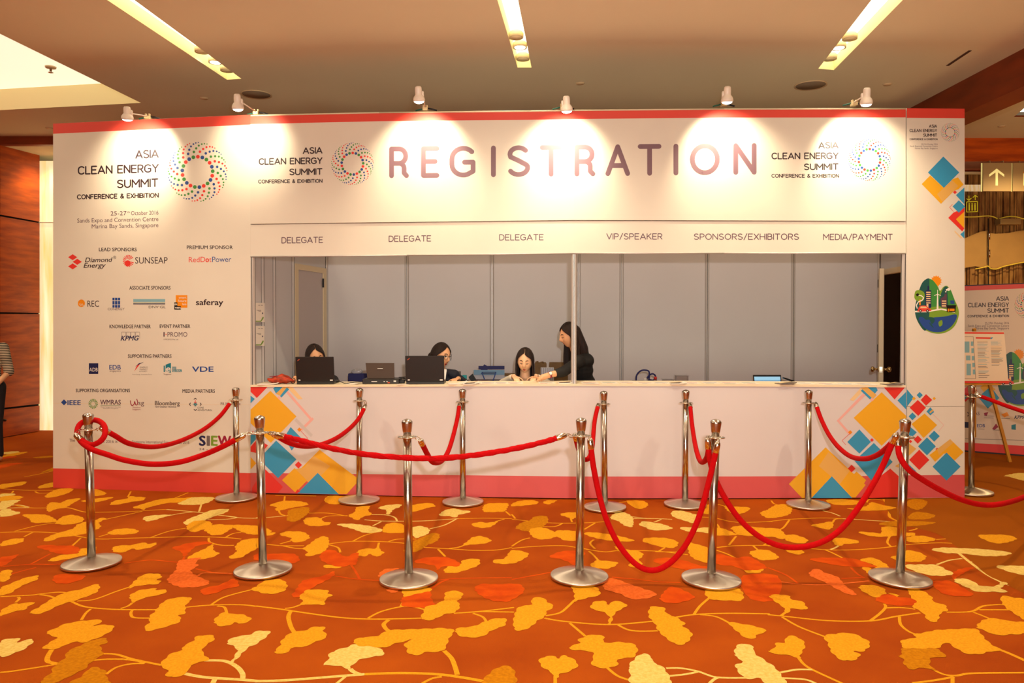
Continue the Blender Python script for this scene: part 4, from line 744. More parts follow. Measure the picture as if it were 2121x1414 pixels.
# ------------------------------------------------------------------ aluminium uprights at the opening
def upright(mb, c, h0, h1, w=.04, yaw=0):
    c = Vector((c[0], c[1], 0)); ax = Vector((math.cos(yaw), math.sin(yaw), 0)); ay = Vector((-ax.y, ax.x, 0)); r = w/2; k = w*.22
    ring = [(-k, -r), (k, -r), (r, -k), (r, k), (k, r), (-k, r), (-r, k), (-r, -k)]
    mb.hexa([c+ax*a+ay*b+Vector((0, 0, h0)) for a, b in ring], [c+ax*a+ay*b+Vector((0, 0, h1)) for a, b in ring], ALU)
    for s in (-1, 1):
        for ux, uy in ((ax, ay), (ay, ax)):
            q = c+uy*(s*(r+.0006)); mb.add([q-ux*.003+Vector((0, 0, h0)), q+ux*.003+Vector((0, 0, h0)), q+ux*.003+Vector((0, 0, h1)), q-ux*.003+Vector((0, 0, h1))], [[0, 1, 2, 3]], ALUD)
    return mb
for px, lab in ((523.5, 'aluminium upright at the left end of the counter opening'), (1188.5, 'aluminium upright standing in the middle of the counter opening'), (1872, 'aluminium upright at the right end of the counter opening')):
    p = WALL(px, 600, -.02); q = WALL(px, ti(px, CTOP)-.6, -.02)
    tag(upright(MB(), p, q.z, WALL(px, ti(px, DBt)+1, 0).z, .046).build('upright'), lab, 'upright')
# ------------------------------------------------------------------ back and side partitions
IW = mat('partition_grey_white', (212, 210, 212), .6, noise=.03, nscale=2)
FR = mat('door_frame_cream', (226, 208, 172), .55); DOORM = mat('door_leaf', (196, 184, 182), .5)
YBK = 8.9; HP = 2.5
def X(px, y): return (px-CX)/F*y
PB = thing('back_partition', 'grey white partition wall at the back of the booth', 'partition wall', (X(1200, YBK), YBK, 0))
bx = [X(p, YBK) for p in (676, 843, 1019, 1198, 1287, 1464, 1642, 1820)]
for a, b in zip(bx, bx[1:]): MB().box((a+.02, YBK-.002, .02), (b-.02, YBK+.012, HP-.02), IW).build('panel', PB)
for a in bx: upright(MB(), (a, YBK), 0, HP, .045).build('upright', PB)
MB().box((bx[0], YBK-.02, HP-.04), (bx[-1], YBK+.02, HP), ALU).build('top_rail', PB)
a = Vector((bx[0], YBK, 0)); f0 = WALL(521, 1000, -.06); LP = Plane((f0.x, f0.y), (a.x, a.y)); LP.n = -LP.n if LP.n.x < 0 else LP.n
PL = thing('left_partition', 'narrow partition wall with a shut door inside the left end of the booth', 'partition wall', (f0.x, f0.y, 0))
def lp(px): d = ray(px, 600); k = (LP.a-CAM).dot(LP.n)/d.dot(LP.n); q = CAM+d*k; return Vector((q.x, q.y, 0))
def side(mb, p, q, h0, h1, m, th=.012, nn=None, o=0):
    nn = nn or LP.n; t = (q-p).normalized(); mb.hexa([p+nn*o+Vector((0,0,h0)), q+nn*o+Vector((0,0,h0)), q+nn*(o-th)+Vector((0,0,h0)), p+nn*(o-th)+Vector((0,0,h0))], [p+nn*o+Vector((0,0,h1)), q+nn*o+Vector((0,0,h1)), q+nn*(o-th)+Vector((0,0,h1)), p+nn*(o-th)+Vector((0,0,h1))], m); return mb
pp = [lp(x) for x in (525, 543, 567, 606)]
for p, q in zip(pp, pp[1:]): side(MB(), p, q, .02, HP-.02, IW).build('panel', PL)
for p in pp[1:]: upright(MB(), p, 0, HP, .04, math.atan2((pp[1]-pp[0]).y, (pp[1]-pp[0]).x)).build('upright', PL)
side(MB(), lp(608), a, 2.16, HP, IW, .012).build('panel', PL)
side(side(side(MB(), lp(610), lp(616.5), 0, 2.16, FR, .04, o=.012), lp(668.5), lp(675.5), 0, 2.16, FR, .04, o=.012), lp(616.5), lp(668.5), 2.10, 2.16, FR, .04, o=.012).build('door_frame', PL)
dl = side(MB(), lp(616.5), lp(668.5), .01, 2.10, DOORM, .03).build('door', PL)
side(MB(), lp(667), lp(668.7), 1.94, 2.04, BLACK, .01, o=.016).build('hinge', dl)
# right side partition with the open door
b0 = Vector((bx[-1], YBK, 0)); w0 = WALL.pl[3](1972, 1000, -.06); w0 = Vector((w0.x, w0.y, 0)); RP = Plane((w0.x, w0.y), (b0.x, b0.y))
if RP.n.x > 0: RP.n = -RP.n
PR_ = thing('right_partition', 'narrow partition wall with an open doorway at the right end of the booth', 'partition wall', tuple(w0))
tr = (w0-b0).normalized(); o0 = b0+tr*.06; o1 = b0+tr*.94
side(MB(), o0, o1, 2.12, HP, IW, .012, RP.n).build('panel', PR_); side(MB(), o1+tr*.02, w0, .02, HP-.02, IW, .012, RP.n).build('panel', PR_)
side(side(side(MB(), b0+tr*.02, o0, 0, 2.16, FR, .05, RP.n, .012), o1, o1+tr*.06, 0, 2.16, FR, .05, RP.n, .012), o0, o1, 2.08, 2.14, FR, .05, RP.n, .014).build('door_frame', PR_)
# door leaf pointing almost at the camera
h0 = at_y(1818.5, 700, 8.72); h1 = at_y(1820.5, 700, 7.92); h0.z = h1.z = 0; td = (h1-h0).normalized(); nd = Vector((td.y, -td.x, 0))
if nd.x > 0: nd = -nd
DL = thing('open_door', 'cream door standing open into the booth, seen on edge with round knobs', 'door', tuple(h0))
MB().hexa([h0+Vector((0,0,.01)), h1+Vector((0,0,.01)), h1-nd*.042+Vector((0,0,.01)), h0-nd*.042+Vector((0,0,.01))], [h0+Vector((0,0,2.1)), h1+Vector((0,0,2.1)), h1-nd*.042+Vector((0,0,2.1)), h0-nd*.042+Vector((0,0,2.1))], FR).build('leaf', DL, .002)
kz = 1.6-108*7.95/1600; kc = h1-td*.07+Vector((0, 0, kz)); BRS = mat('satin_knob', (196, 170, 120), .25, 1)
for s, nm in ((1, 'door_knob'), (-1, 'door_knob')):
    base = kc if s > 0 else kc-nd*.042; MB().lathe([(.03, 0), (.03, .006), (.012, .01), (.012, .035), (.026, .045), (.030, .058), (.026, .070), (.010, .076)], BRS, base, 20, nd*s).build(nm, DL)
MB().obox(h1-nd*.021+Vector((0, 0, kz)), nd*.013, td*.002, Vector((0, 0, .03)), CHROME).build('latch_plate', DL)
for z in (1.98, 1.25): MB().obox(h0+nd*.004+td*.02+Vector((0, 0, z)), nd*.004, td*.012, Vector((0, 0, .045)), ALUD).build('hinge', DL)
# ================================================================== CLIP LAMPS on the header
LAMPW = mat('lamp_white', (236, 228, 214), .35); BULB = mat('bulb_lit', (255, 255, 255), .4, emit=(255, 246, 232), es=14)
CLAMP = mat('clamp_cream', (226, 208, 160), .5); GRN = mat('cable_green', (6, 92, 74), .6); CBL = mat('cable_black', (22, 20, 26), .6)
ORD = ['leftmost', 'second', 'third', 'fourth', 'fifth', 'rightmost']
LAMPS = [((263, 220), (264, 247), (306, 245)), ((491, 194), (493, 226), (531, 236)), ((866, 178), (868, 210), (881, 228)), ((1173, 198), (1174, 230), (1166, 225)), ((1507, 178), (1506, 211), (1499, 219)), ((1796, 181), (1794, 216), (1769, 217))]
for i, (tp, mo, bs) in enumerate(LAMPS):
    base = WALL(bs[0], bs[1], -.02); nrm = WALL.seg(bs[0]).n
    zl = base.y-.42; T = at_y(tp[0], tp[1], zl+.00); B = at_y(mo[0], mo[1], zl+.03); ax = (B-T).normalized(); L = (B-T).length
    t = thing('clip_lamp', f'white clip-on spotlight above the header, {ORD[i]} of the six' if i in (0, 5) else f'white clip-on spotlight above the header, {ORD[i]} of the six from the left', 'lamp', tuple(base), 'spotlights clipped to the top of the booth')
    s = L/.14
    prof = [(.001, 0), (.018, .002), (.026, .010), (.029, .025), (.030, .060), (.029, .078), (.036, .088), (.046, .104), (.050, .125), (.049, .14)]
    inner = [(.046, .138), (.040, .120)]
    MB().lathe([(r, z*s) for r, z in prof+inner], LAMPW, T, 24, ax, cap=False).build('lamp_shade', t)
    MB().lathe([(.038, .124*s), (.043, .138*s), (.036, .152*s), (.018, .160*s), (.002, .162*s)], BULB, T, 20, ax, cap=False).build('bulb', t)
    j = T+ax*.075*s; sdx = 1 if bs[0] > tp[0] else -1; jj = j+Vector((sdx*.032, .01, 0))
    MB().lathe([(.006, 0), (.012, .01), (.012, .05), (.005, .055)], LAMPW, jj-ax*.03, 10, ax).build('swivel', t)
    MB().tube([jj, base+Vector((0, 0, .02))], .0055, LAMPW, 8).build('arm', t)
    c = base+Vector((0, 0, .012)); MB().box((c.x-.022, c.y-.03, c.z-.02), (c.x+.022, c.y+.03, c.z+.006), CLAMP).box((c.x-.022, c.y-.012, c.z+.006), (c.x-.010, c.y+.012, c.z+.030), CLAMP).box((c.x+.010, c.y-.012, c.z+.006), (c.x+.022, c.y+.012, c.z+.030), CLAMP).build('clamp', t, .002)
    q = [c+Vector((dx, .02, dz)) for dx, dz in ((-.14, -.018), (-.09, -.012), (-.04, .0), (0, .012), (.05, .004), (.10, -.010), (.15, -.02))]
    MB().tube(q[1:3]+[q[3]], .006, GRN, 8).tube(q[3:6], .0075, CBL, 8).build('cable', t)
    # real light out of the mouth, tipped back to the board
    tgt = WALL(tp[0]+(bs[0]-tp[0])*.85, 316 if i != 1 else 290, 0); src = T+ax*(.17*s)+Vector((0, 0, -.005))
    o = light('SPOT', 'lamp_light', src, 104 if i != 1 else 60, (1.0, .80, .52), tgt, spot_size=math.radians(104), spot_blend=.65, shadow_soft_size=.035)
# ================================================================== STANCHIONS
def stanchion_mesh(t, lab=None):
    MB().lathe([(.172, 0), (.1765, .002), (.1775, .010), (.1765, .0175), (.172, .0195), (.10, .034), (.045, .0475), (.031, .050), (.0255, .0505)], STEELB, (0, 0, 0), 64).build('base', t)
    MB().lathe([(.0255, .046), (.0255, .868)], STEEL, (0, 0, 0), 40).build('pole', t)
    mb = MB(); mb.tube([(.0545*math.cos(a*math.pi/16), .0545*math.sin(a*math.pi/16), .872) for a in range(32)], .0030, CHROME, 8, closed=True)
    mb.lathe([(.0265, .866), (.030, .868), (.030, .876), (.0265, .878)], CHROME, (0, 0, 0), 32)
    mb.lathe([(.0262, .8705), (.0545, .8705), (.0545, .8735), (.0262, .8735)], CHROME, (0, 0, 0), 32)
    mb.build('ring', t)
    MB().lathe([(.0235, .866), (.0235, .900), (.0258, .903), (.0275, .910), (.0335, .958), (.0335, .964), (.028, .973), (.014, .980), (.004, .982), (.001, .984)], STEEL, (0, 0, 0), 40).build('cap', t)
ST = [('F1', 190, 1169, 182.5, 858, 'stanchion at the front left corner wrapped by a loop of red rope'),
      ('F2', 545, 1184, 537.5, 862, 'front stanchion before the yellow and blue squares at the left counter end'),
      ('F3', 847, 1203, 843, 868.5, 'front stanchion third from the left behind the long twisted rope'),
      ('F4', 1200, 1197, 1204, 866, 'front stanchion third from the right where the twisted rope ends'),
      ('F5', 1473, 1204, 1483, 869, 'front stanchion second from the right with two ropes crossing on it'),
      ('F6', 1864, 1202, 1875, 870, 'front stanchion farthest right with three rope ends at its top'),
      ('B1', 490, 1033, 488.5, 805, 'back stanchion before the sponsor wall, leftmost of the back row'),
      ('B2', 744, 1038, 745, 805, 'back stanchion second from the left before the counter'),
      ('B3', 959, 1042, 958, 808, 'back stanchion third from the left before the counter'),
      ('B4', 1253, 1053, 1250.5, 812, 'back stanchion before the counter just right of the middle upright'),
      ('B5', 1419, 1047, 1420.5, 810, 'back stanchion before the plain right half of the counter'),
      ('B6', 1674, 1048, 1675, 809, 'back stanchion before the yellow and blue squares at the right counter end'),
      ('B7', 2012, 1021, 2013, 800, 'stanchion standing right of the booth before the poster easel'),
      ('F7', 2290, 1100, 2300, 846, 'stanchion just outside the right edge of the frame')]
POST = {}
t0 = thing('rope_stanchion', 'x', 'stanchion', (0, 0, 0), 'brushed steel rope stanchions'); stanchion_mesh(t0)
src_parts = list(t0.children)
for k, (key, bx_, by_, tx_, ty_, lab) in enumerate(ST):
    p = flr(bx_, by_); r = ray(tx_, ty_); tp_ = at_y(tx_, ty_, p.y); d = Vector((tp_.x-p.x, 0, .984)); 
    if k == 0: t = t0
    else:
        t = t0.copy(); COL.objects.link(t)
        for c in src_parts: c2 = c.copy(); COL.objects.link(c2); c2.parent = t
    t.location = (p.x, p.y, .0045); t.rotation_euler = (0, math.atan2(d.x, d.z), k*.7*0); t['label'] = 'brushed steel '+lab
    POST[key] = (p, d.normalized())
def on(key, ang, h=.872, r=.0545):          # point on a post's ring; angle 0 = right, -90 = to the camera
    p, d = POST[key]; a = math.radians(ang); return p+d*h+Vector((r*math.cos(a), r*math.sin(a), 0))
def depth(key): return POST[key][0].y
# ------------------------------------------------------------------ ropes
def rope(lab, A, B, pts, ys, twist=False, r=.0175):
    """A, B = ring attachment points; pts = course of the velvet, ys = real depth along it"""
    Q = []
    for i, (x, y) in enumerate(pts):
        dd = ys[i] if len(ys) > 2 else ys[0]+(ys[1]-ys[0])*i/(len(pts)-1); Q.append(tuple(at_y(x, y, dd)))
    Q = [Vector(q) for q in spline(Q, 8)]
    t = thing('velvet_rope', lab, 'rope', tuple(Q[len(Q)//2]), 'red velvet barrier ropes')
    mb = MB(); mb.tube(Q, r, VELVET, 14)
    if twist:          # cloth folds winding around the rope
        rr = [r*(1+.10*math.sin(i*1.7)+.06*math.sin(i*.63)) for i in range(len(Q))]; mb = MB(); mb.tube(Q, rr, VELVET, 14)
        N = len(Q); 
        for ph in (0, 2.1, 4.2):
            W = []; up = None
            for i in range(N*3):
                u = i/3; a = min(int(u), N-2); f = u-a; p = Q[a].lerp(Q[a+1], f); tt = (Q[a+1]-Q[a]).normalized()
                if up is None: up = tt.orthogonal().normalized()
                up = (up-tt*up.dot(tt)).normalized(); sd = tt.cross(up); an = ph+u*.52; W.append(p+(up*math.cos(an)+sd*math.sin(an))*(r*.84))
            mb.tube(W, .0042, VELVET, 6)
    mb.build('rope', t)
    for end, nb, at in ((Q[0], Q[1], A), (Q[-1], Q[-2], B)):
        d = (end-nb).normalized(); L = .062
        hd = MB().lathe([(r*1.04, -.012), (r*1.10, -.010), (r*1.10, .034), (r*.95, .048), (r*.5, .058), (.005, .060)], CHROME, end, 20, tuple(d)).build('end_cap', t)
        tip = end+d*.060; mid = (tip+at)/2; g = (at-tip); 
        m2 = MB(); m2.ball(tip+g*.15, .0068, CHROME, 8)
        ln = max(g.length, .012); gd = g.normalized() if g.length > 1e-4 else Vector((0, 0, 1)); sd = gd.orthogonal().normalized()
        ring = [tip+g*.5+gd*(math.cos(a*math.pi/8)*(ln*.5+.006))+sd*(math.sin(a*math.pi/8)*.011) for a in range(16)]
        m2.tube(ring, .0028, CHROME, 6, closed=True); m2.build('snap_hook', t)
    return t
y = depth
rope('red rope sweeping from the leftmost back stanchion to the looped corner stanchion', on('B1', 200), on('F1', 10), [(476, 835), (455, 862), (420, 890), (370, 914), (320, 925), (270, 919), (238, 902), (222, 893)], [y('B1')-.05, y('B1')-.2, y('B1')-.5, y('B1')-.9, y('F1')+.55, y('F1')+.28, y('F1')+.12, y('F1')+.07])
rope('red rope tied in a loop around the front left corner stanchion', on('F2', 180), on('F1', 205), [(492, 908), (460, 925), (420, 942), (370, 957), (315, 961), (260, 953), (222, 941), (190, 930), (168, 914), (160, 895), (166, 878), (184, 870), (203, 871), (216, 882), (217, 900), (207, 914), (190, 921), (176, 916), (167, 909)],
     [y('F2'), y('F2'), y('F2')+.05, y('F1')-.12, y('F1')-.1, y('F1')-.1, y('F1')-.11, y('F1')-.10, y('F1')-.05, y('F1')+.02, y('F1')+.075, y('F1')+.085, y('F1')+.07, y('F1')+.01, y('F1')-.05, y('F1')-.075, y('F1')-.075, y('F1')-.06, y('F1')-.045])
rope('long twisted red rope hanging nearly straight across the front of the queue', on('F2', 15), on('F4', 190), [(587, 903), (612, 909), (650, 919), (700, 931), (760, 941), (830, 947), (900, 949), (960, 945), (1020, 937), (1080, 926), (1130, 914), (1156, 906)], [y('F2')-.03]+[y('F2')-.05, y('F2')-.09, y('F2')-.13, 4.55, 4.52, 4.52, 4.54, 4.56, 4.6, y('F4')-.05, y('F4')-.03], twist=True, r=.0165)
rope('red rope from the second back stanchion down to the second front stanchion', on('B2', -20), on('F2', 30), [(754, 846), (742, 868), (722, 889), (695, 908), (662, 921), (630, 924), (600, 917), (574, 903)], [y('B2')-.06, y('B2')-.2, y('B2')-.45, y('B2')-.75, y('B2')-1.05, y('F2')+.42, y('F2')+.2, y('F2')+.07])
rope('short sagging red rope from the third back stanchion to the third front stanchion', on('B3', 210), on('F3', 20), [(951, 842), (947, 868), (938, 905), (928, 935), (914, 955), (897, 957), (885, 940), (874, 918)], [y('B3')-.08, y('B3')-.3, y('B3')-.6, y('B3')-.85, y('B3')-1.1, y('F3')+.5, y('F3')+.25, y('F3')+.06])
rope('red rope dropping behind the stanchion where the twisted rope ends', on('B4', 190), on('F4', 200), [(1238, 843), (1232, 870), (1229, 900), (1226, 930), (1220, 948), (1210, 951), (1202, 940), (1196, 920), (1193, 908)], [y('B4')-.08, y('B4')-.3, y('B4')-.55, y('B4')-.8, y('B4')-1.0, y('F4')+.75, y('F4')+.45, y('F4')+.18, y('F4')+.1])
rope('deep hanging red rope almost touching the carpet, right of the centre', on('F4', -20), on('F5', -90), [(1224, 926), (1229, 965), (1240, 1020), (1256, 1075), (1280, 1125), (1310, 1162), (1338, 1179), (1366, 1178), (1396, 1158), (1424, 1122), (1448, 1070), (1465, 1010), (1477, 960), (1483, 933)], [y('F4')-.06, y('F5')-.09])
rope('red rope from the fifth back stanchion to the crossing of ropes', on('B5', -25), on('F5', 175), [(1430, 843), (1433, 875), (1438, 910), (1444, 938), (1451, 955), (1459, 955), (1465, 945), (1468, 930)], [y('B5')-.08, y('B5')-.35, y('B5')-.7, y('B5')-1.05, y('F5')+.6, y('F5')+.35, y('F5')+.16, y('F5')+.05])
rope('broad swag of red rope between the two front stanchions farthest right', on('F5', 200), on('F6', 200), [(1467, 925), (1470, 950), (1481, 990), (1502, 1032), (1532, 1075), (1570, 1109), (1612, 1129), (1655, 1133), (1700, 1123), (1740, 1097), (1775, 1055), (1805, 1008), (1828, 965), (1843, 930), (1850, 914)], [y('F5')-.03, y('F5')-.02, y('F5')+.0]+[y('F5')]*9+[y('F6'), y('F6')-.03, y('F6')-.05])
rope('bright red rope from the back stanchion at the right counter end', on('B6', -20), on('F6', 170), [(1692, 843), (1701, 868), (1717, 900), (1737, 926), (1762, 945), (1790, 950), (1815, 943), (1837, 927), (1852, 910)], [y('B6')-.06, y('B6')-.2, y('B6')-.45, y('B6')-.75, y('B6')-1.0, y('F6')+.55, y('F6')+.35, y('F6')+.15, y('F6')+.04])
rope('red rope leaving the right edge of the frame from the front stanchion farthest right', on('F6', 215), on('F7', 180), [(1860, 920), (1864, 945), (1880, 970), (1906, 990), (1945, 1013), (1990, 1034), (2035, 1045), (2080, 1042), (2130, 1025), (2190, 990), (2240, 945), (2270, 905)], [y('F6')-.06, y('F6')-.085, y('F6')-.09, y('F6')-.03, y('F6')+.05, y('F6')+.15, y('F6')+.25, y('F6')+.35, y('F7')-.25, y('F7')-.1, y('F7')-.05, y('F7')])
rope('red rope running off the frame from the stanchion beside the easel', on('B7', -5), on('F7', 120), [(2030, 820), (2060, 831), (2095, 844), (2140, 858), (2190, 868), (2240, 870), (2275, 862)], [y('B7')-.02, y('B7')-.1, y('B7')-.25, y('B7')-.5, y('B7')-.7, y('F7')+.2, y('F7')+.08])
# ================================================================== RIGHT SIDE: BACKDROP AND EASEL
BP = Plane(flr(1996, 935), flr(2121, 944.5)); BD = thing('poster_backdrop', 'black framed printed backdrop standing behind the easel on the right', 'backdrop', tuple(flr(2090, 940)))
wall_slab(MB(), [(1940, 592.5, 931), (2300, 579, 958)], BLACK, 0, .06, BP).build('frame', BD)
wall_slab(MB(), [(1943, 596, 928), (2297, 583, 955)], mat('backdrop_print', (222, 204, 186), .55), .012, .012, BP).build('print_sheet', BD)
bs = lambda x, y_, o=0: BP(x, y_, o+.012)
pr = Print(bs, .0006); P = pr.P; P([1943,594.5,2297,581,2297,590,1943,604], REDB); P([1943,913,2297,933,2297,955,1943,928], REDP)
P([1985,815,2010,795,2024,808,2000,832], REDP); P([2030,802,2044,790,2062,806,2046,822], YELL); P([2026,822,2052,800,2070,824,2046,846], BLUE); P([1985,805,2004,822,1985,840], BLUE)
P([1990,873,2006,874,2006,886,1990,885], NAVY); pr.line([(2004, 853), (2007, 858), (2004, 862)], 1.5, NAVY)
P([2038,855,2047,853,2044,861,2039,860], MAROON); P([2074,858,2086,853,2090,860,2080,864], ORAN); P([2055,888,2063,877,2068,884,2060,890], MAROON); P([2095,880,2104,878,2104,890,2095,889], TEAL)
pr.build('printed_squares', BD)
def bt(s, *a, **k): return text(bs, s, *a, **k)
event_block(bs, BD, (2063, 2090, 623, 622.5), (2005, 2090, 636.5, 635.5), (2045, 2090, 648, 647.5), (2004, 2090, 657, 656.5), (9.5, 5), (1.5, .9), (2129, 632, 28))
bt('25-27th October 2016', 2040, 2090, 671.5, 671, 4.6, PURP, BD); bt('Sands Expo and Convention Centre', 2005, 2090, 676.8, 676.5, 4.6, PURP, BD); bt('Marina Bay Sands, Singapore', 2020, 2090, 682, 681.8, 4.6, PURP, BD)
bt('AS', 2018, 2029, 859.5, 859.5, 7, PURP, BD); bt('KPMG', 2101, 2127, 867, 867, 7, NAVY, BD, bold=.03, shear=.3); bt('EDB', 2024, 2040, 884.5, 884.5, 6.5, MBLUE, BD, bold=.02)
for a, b, yy_ in ((2038, 2059, 861), (2038, 2058, 865), (2074, 2092, 866), (2026, 2039, 888), (2056, 2076, 890), (1999, 2121, 908)): 
    pr = Print(bs, .001); pr.line([(a, yy_), (b, yy_+(b-a)*.03)], .9, GREYI); pr.build('fine_print', BD)
earth(bs, 2112, 783, .98, BD)
EY = 8.62; OAK = mat('easel_oak', (206, 140, 36), .5, noise=.3, nscale=8, stretch=(1, 1, .2))
ES = Plane((4, EY), (9, EY)); EA = thing('easel', 'golden wooden easel holding the floor plan board on the right', 'easel', tuple(flr(2040, 952)))
def leg(a, b, r=.016): 
    a = Vector(a); b = Vector(b); t = (b-a).normalized(); s = t.cross(Vector((0, 1, 0))).normalized()*r; u = t.cross(s).normalized()*r*.7; c = (a+b)/2; return MB().obox(c-t*0, s, u, (b-a)/2, OAK)
def leg(a, b, r=.016):
    a = Vector(a); b = Vector(b); t = (b-a).normalized(); s = t.cross(Vector((0, 1, 0))).normalized()*r; u = t.cross(s).normalized()*r*.7
    return MB().hexa([a-s-u, a+s-u, a+s+u, a-s+u], [b-s-u, b+s-u, b+s+u, b-s+u], OAK)
fr = at_y(2092, 952, EY-.1); fr.z = 0; tr_ = at_y(2022, 690, EY+.1); fl2 = at_y(1950, 952, EY-.1); fl2.z = 0; tl = at_y(2014, 690, EY+.1)
leg(fr, tr_).build('leg', EA); leg(fl2, tl).build('leg', EA); leg(at_y(2018, 905, EY+.42)*1, at_y(2018, 680, EY+.12)).build('leg', EA)
a = at_y(1962, 797, EY-.04); b = at_y(2066, 793, EY); MB().box((a.x, EY-.06, a.z), (b.x, EY+.0, b.z), OAK).build('ledge', EA)
FB = thing('floor_plan_board', 'white exhibition floor plan board resting on the easel', 'poster board', tuple(at_y(2030, 793, EY)))
FS = Plane((4, EY-.035), (9, EY-.035))
def fq(x, y_, o=0): return FS(x, y_, o)
FBM = mat('foam_board', (232, 216, 196), .55)
MB().hexa([FS(1956, 793, 0), FS(2089, 793, 0), FS(2089, 793, -.012), FS(1956, 793, -.012)], [FS(1958, 686, 0), FS(2080, 687, 0), FS(2080, 687, -.012), FS(1958, 686, -.012)], FBM).build('board', FB)
pr = Print(fq, .0006); P = pr.P; P([1958,687,2079,688,2080,691.5,1958,690.5], REDP); P([1956,789,2088.7,788.5,2089,793,1956,793], REDP)
pr.line([(1960, 696.5), (2016, 697), (2021, 784), (1960, 783.5)], .8, GREYI)
for q in ((1990, 707, 2008, 730), (2011, 707, 2016, 716), (2012, 721, 2017, 731), (2001, 736, 2010, 746), (2013, 737, 2018, 746), (2002, 753, 2011, 777), (2014, 751, 2019, 760), (2015, 765, 2020, 775), (1975, 707, 1986, 730), (1975, 740, 1986, 775)): pr.rect(*q, LBLUE)
P([2021,698,2056,698.5,2053,702,2021,701], REDP); P([2053,698.5,2057,698.5,2054,702,2050,702], BLUE)
pr.build('floor_plan', FB)
rl = random.Random(5); pr = Print(fq, .0006, 1e-5)
for c0, y1 in ((2024, 783), (2052, 758)):
    yv = 706
    while yv < y1: pr.line([(c0+(yv-706)*.04, yv), (c0+rl.uniform(14, 24)+(yv-706)*.04, yv)], .8, rl.choice([GREYI, LBLUE, PALE, GREYP, GREYI])); yv += 2.1
tag(pr.build('exhibitor_list', FB), kind='stuff')
# ================================================================== THINGS ON THE COUNTER
def ct(px, dy, dz=0.0):
    p = WALL(px, ti(px, CTOP)-.6, .022); y0 = p.y+dy; return Vector(((px-CX)/F*y0*1.0, y0, p.z+.0006+dz))
LAPB = mat('laptop_black', (16, 14, 15), .45); LAPK = mat('laptop_keys', (30, 28, 30), .5); SCR = mat('laptop_screen', (150, 180, 210), .3, emit=(150, 190, 235), es=.55)
STK = mat('sticker', (220, 220, 215), .5); STKO = mat('badge_orange', (190, 70, 30), .5)
def laptop(lab, px0, px1, hgt, dy):
    a = ct((px0+px1)/2, dy); w = (px1-px0)/F*(a.y)/2; t = thing('laptop', lab, 'laptop', tuple(a), 'black laptops on the counter'); x, y, z = a
    bs_ = MB().box((x-w+.004, y, z), (x+w-.004, y+.235, z+.024), LAPB).build('base', t, .004)
    MB().box((x-w+.03, y+.07, z+.024), (x+w-.03, y+.19, z+.027), LAPK).build('keyboard', bs_)
    tl = -.035; u = Vector((0, tl, hgt)); n = Vector((0, hgt, -tl)).normalized()*.006; o = Vector((x, y+.012, z+.022)); sx = Vector((w, 0, 0))
    c = o+u/2; ld = MB().obox(c, sx, n, u/2, LAPB).build('lid', t, .004)
    MB().obox(c+n*1.15, sx*.93, n*.08, u/2*.86, SCR).build('screen', ld)
    f = lambda s_, v: o+sx*s_+u*v-n*1.05
    mb = MB(); 
    for k in range(3): p = f(-.87+k*.035, .86+k*.018); mb.obox(p, Vector((.0035, 0, .004)), n*.05, u.normalized()*.0035, STKO)
    mb.build('badge', ld)
    for s_ in (-.84, .84): MB().obox(f(s_, .07), Vector((.009 if s_ < 0 else .013, 0, 0)), n*.05, u.normalized()*.006, STK).build('sticker', ld)
    for s_ in (-.6, .6): MB().tube([o+sx*(s_-.08), o+sx*(s_+.08)], .008, LAPB, 8).build('hinge', t)
    return t
laptop('black laptop seen from behind in front of the face half hidden at the left', 613, 692, .228, .045)
laptop('black laptop seen from behind in front of the person with glasses', 840, 920, .232, .035)
# portable printer with a raised tray
PRN = mat('printer_black', (26, 22, 20), .4); PRB = mat('printer_tray', (60, 42, 30), .45)
a = ct(791, .06); t = thing('portable_printer', 'black portable printer with its tray raised between the two laptops', 'printer', tuple(a)); x, y, z = a; w = 41/F*a.y
MB().box((x-w, y, z), (x+w*.86, y+.2, z+.045), PRN).build('body', t, .006)
o = Vector((x-w*.12, y+.05, z+.045)); MB().hexa([o+Vector((-.12, -.004, 0)), o+Vector((.125, -.004, 0)), o+Vector((.125, .006, 0)), o+Vector((-.12, .006, 0))], [o+Vector((-.142, .03, .14)), o+Vector((.118, .03, .14)), o+Vector((.118, .04, .14)), o+Vector((-.142, .04, .14))], PRB).build('paper_tray', t, .003)
MB().box((o.x-.03, o.y+.008, o.z+.088), (o.x+.018, o.y+.0125, o.z+.093), STK).build('badge', t)
for dx, ww, m in ((-.07, .05, STK), (.02, .012, STK), (.045, .012, STK), (.115, .022, STK), (.06, .02, STKO)): MB().box((x+dx-ww/2, y-.0012, z+.02-(.012 if m is STKO else 0)), (x+dx+ww/2, y, z+.026-(.008 if m is STKO else 0)+(.006 if dx > .1 else 0)), m).build('sticker', t)
# pouch
PCH = mat('pouch_orange', (206, 62, 18), .6, noise=.6, nscale=26, stretch=(1, 1, 3.5), rgb2=(120, 40, 14)); 
a = ct(582, .12); t = thing('pouch', 'orange red patterned fabric pouch lying at the left counter end', 'pouch', tuple(a))
mb = MB(); mb.ball((a.x, a.y, a.z+.038), 1, PCH, 22, (.128, .055, .038)); me_o = mb.build('fabric_body', t)
for v in me_o.data.vertices:
    dx = (v.co.x-a.x)/.128; v.co.z = a.z+.002+(v.co.z-a.z)*(1+.16*math.sin(dx*4+1)-.22*max(dx, 0))+.004*math.sin(v.co.x*90+v.co.y*60); v.co.z = max(v.co.z, a.z+.001)
MB().tube([(a.x-.10, a.y-.02, a.z+.066), (a.x-.03, a.y-.028, a.z+.074), (a.x+.04, a.y-.03, a.z+.064), (a.x+.10, a.y-.02, a.z+.046)], .0035, MAROON, 6).build('zip', t)
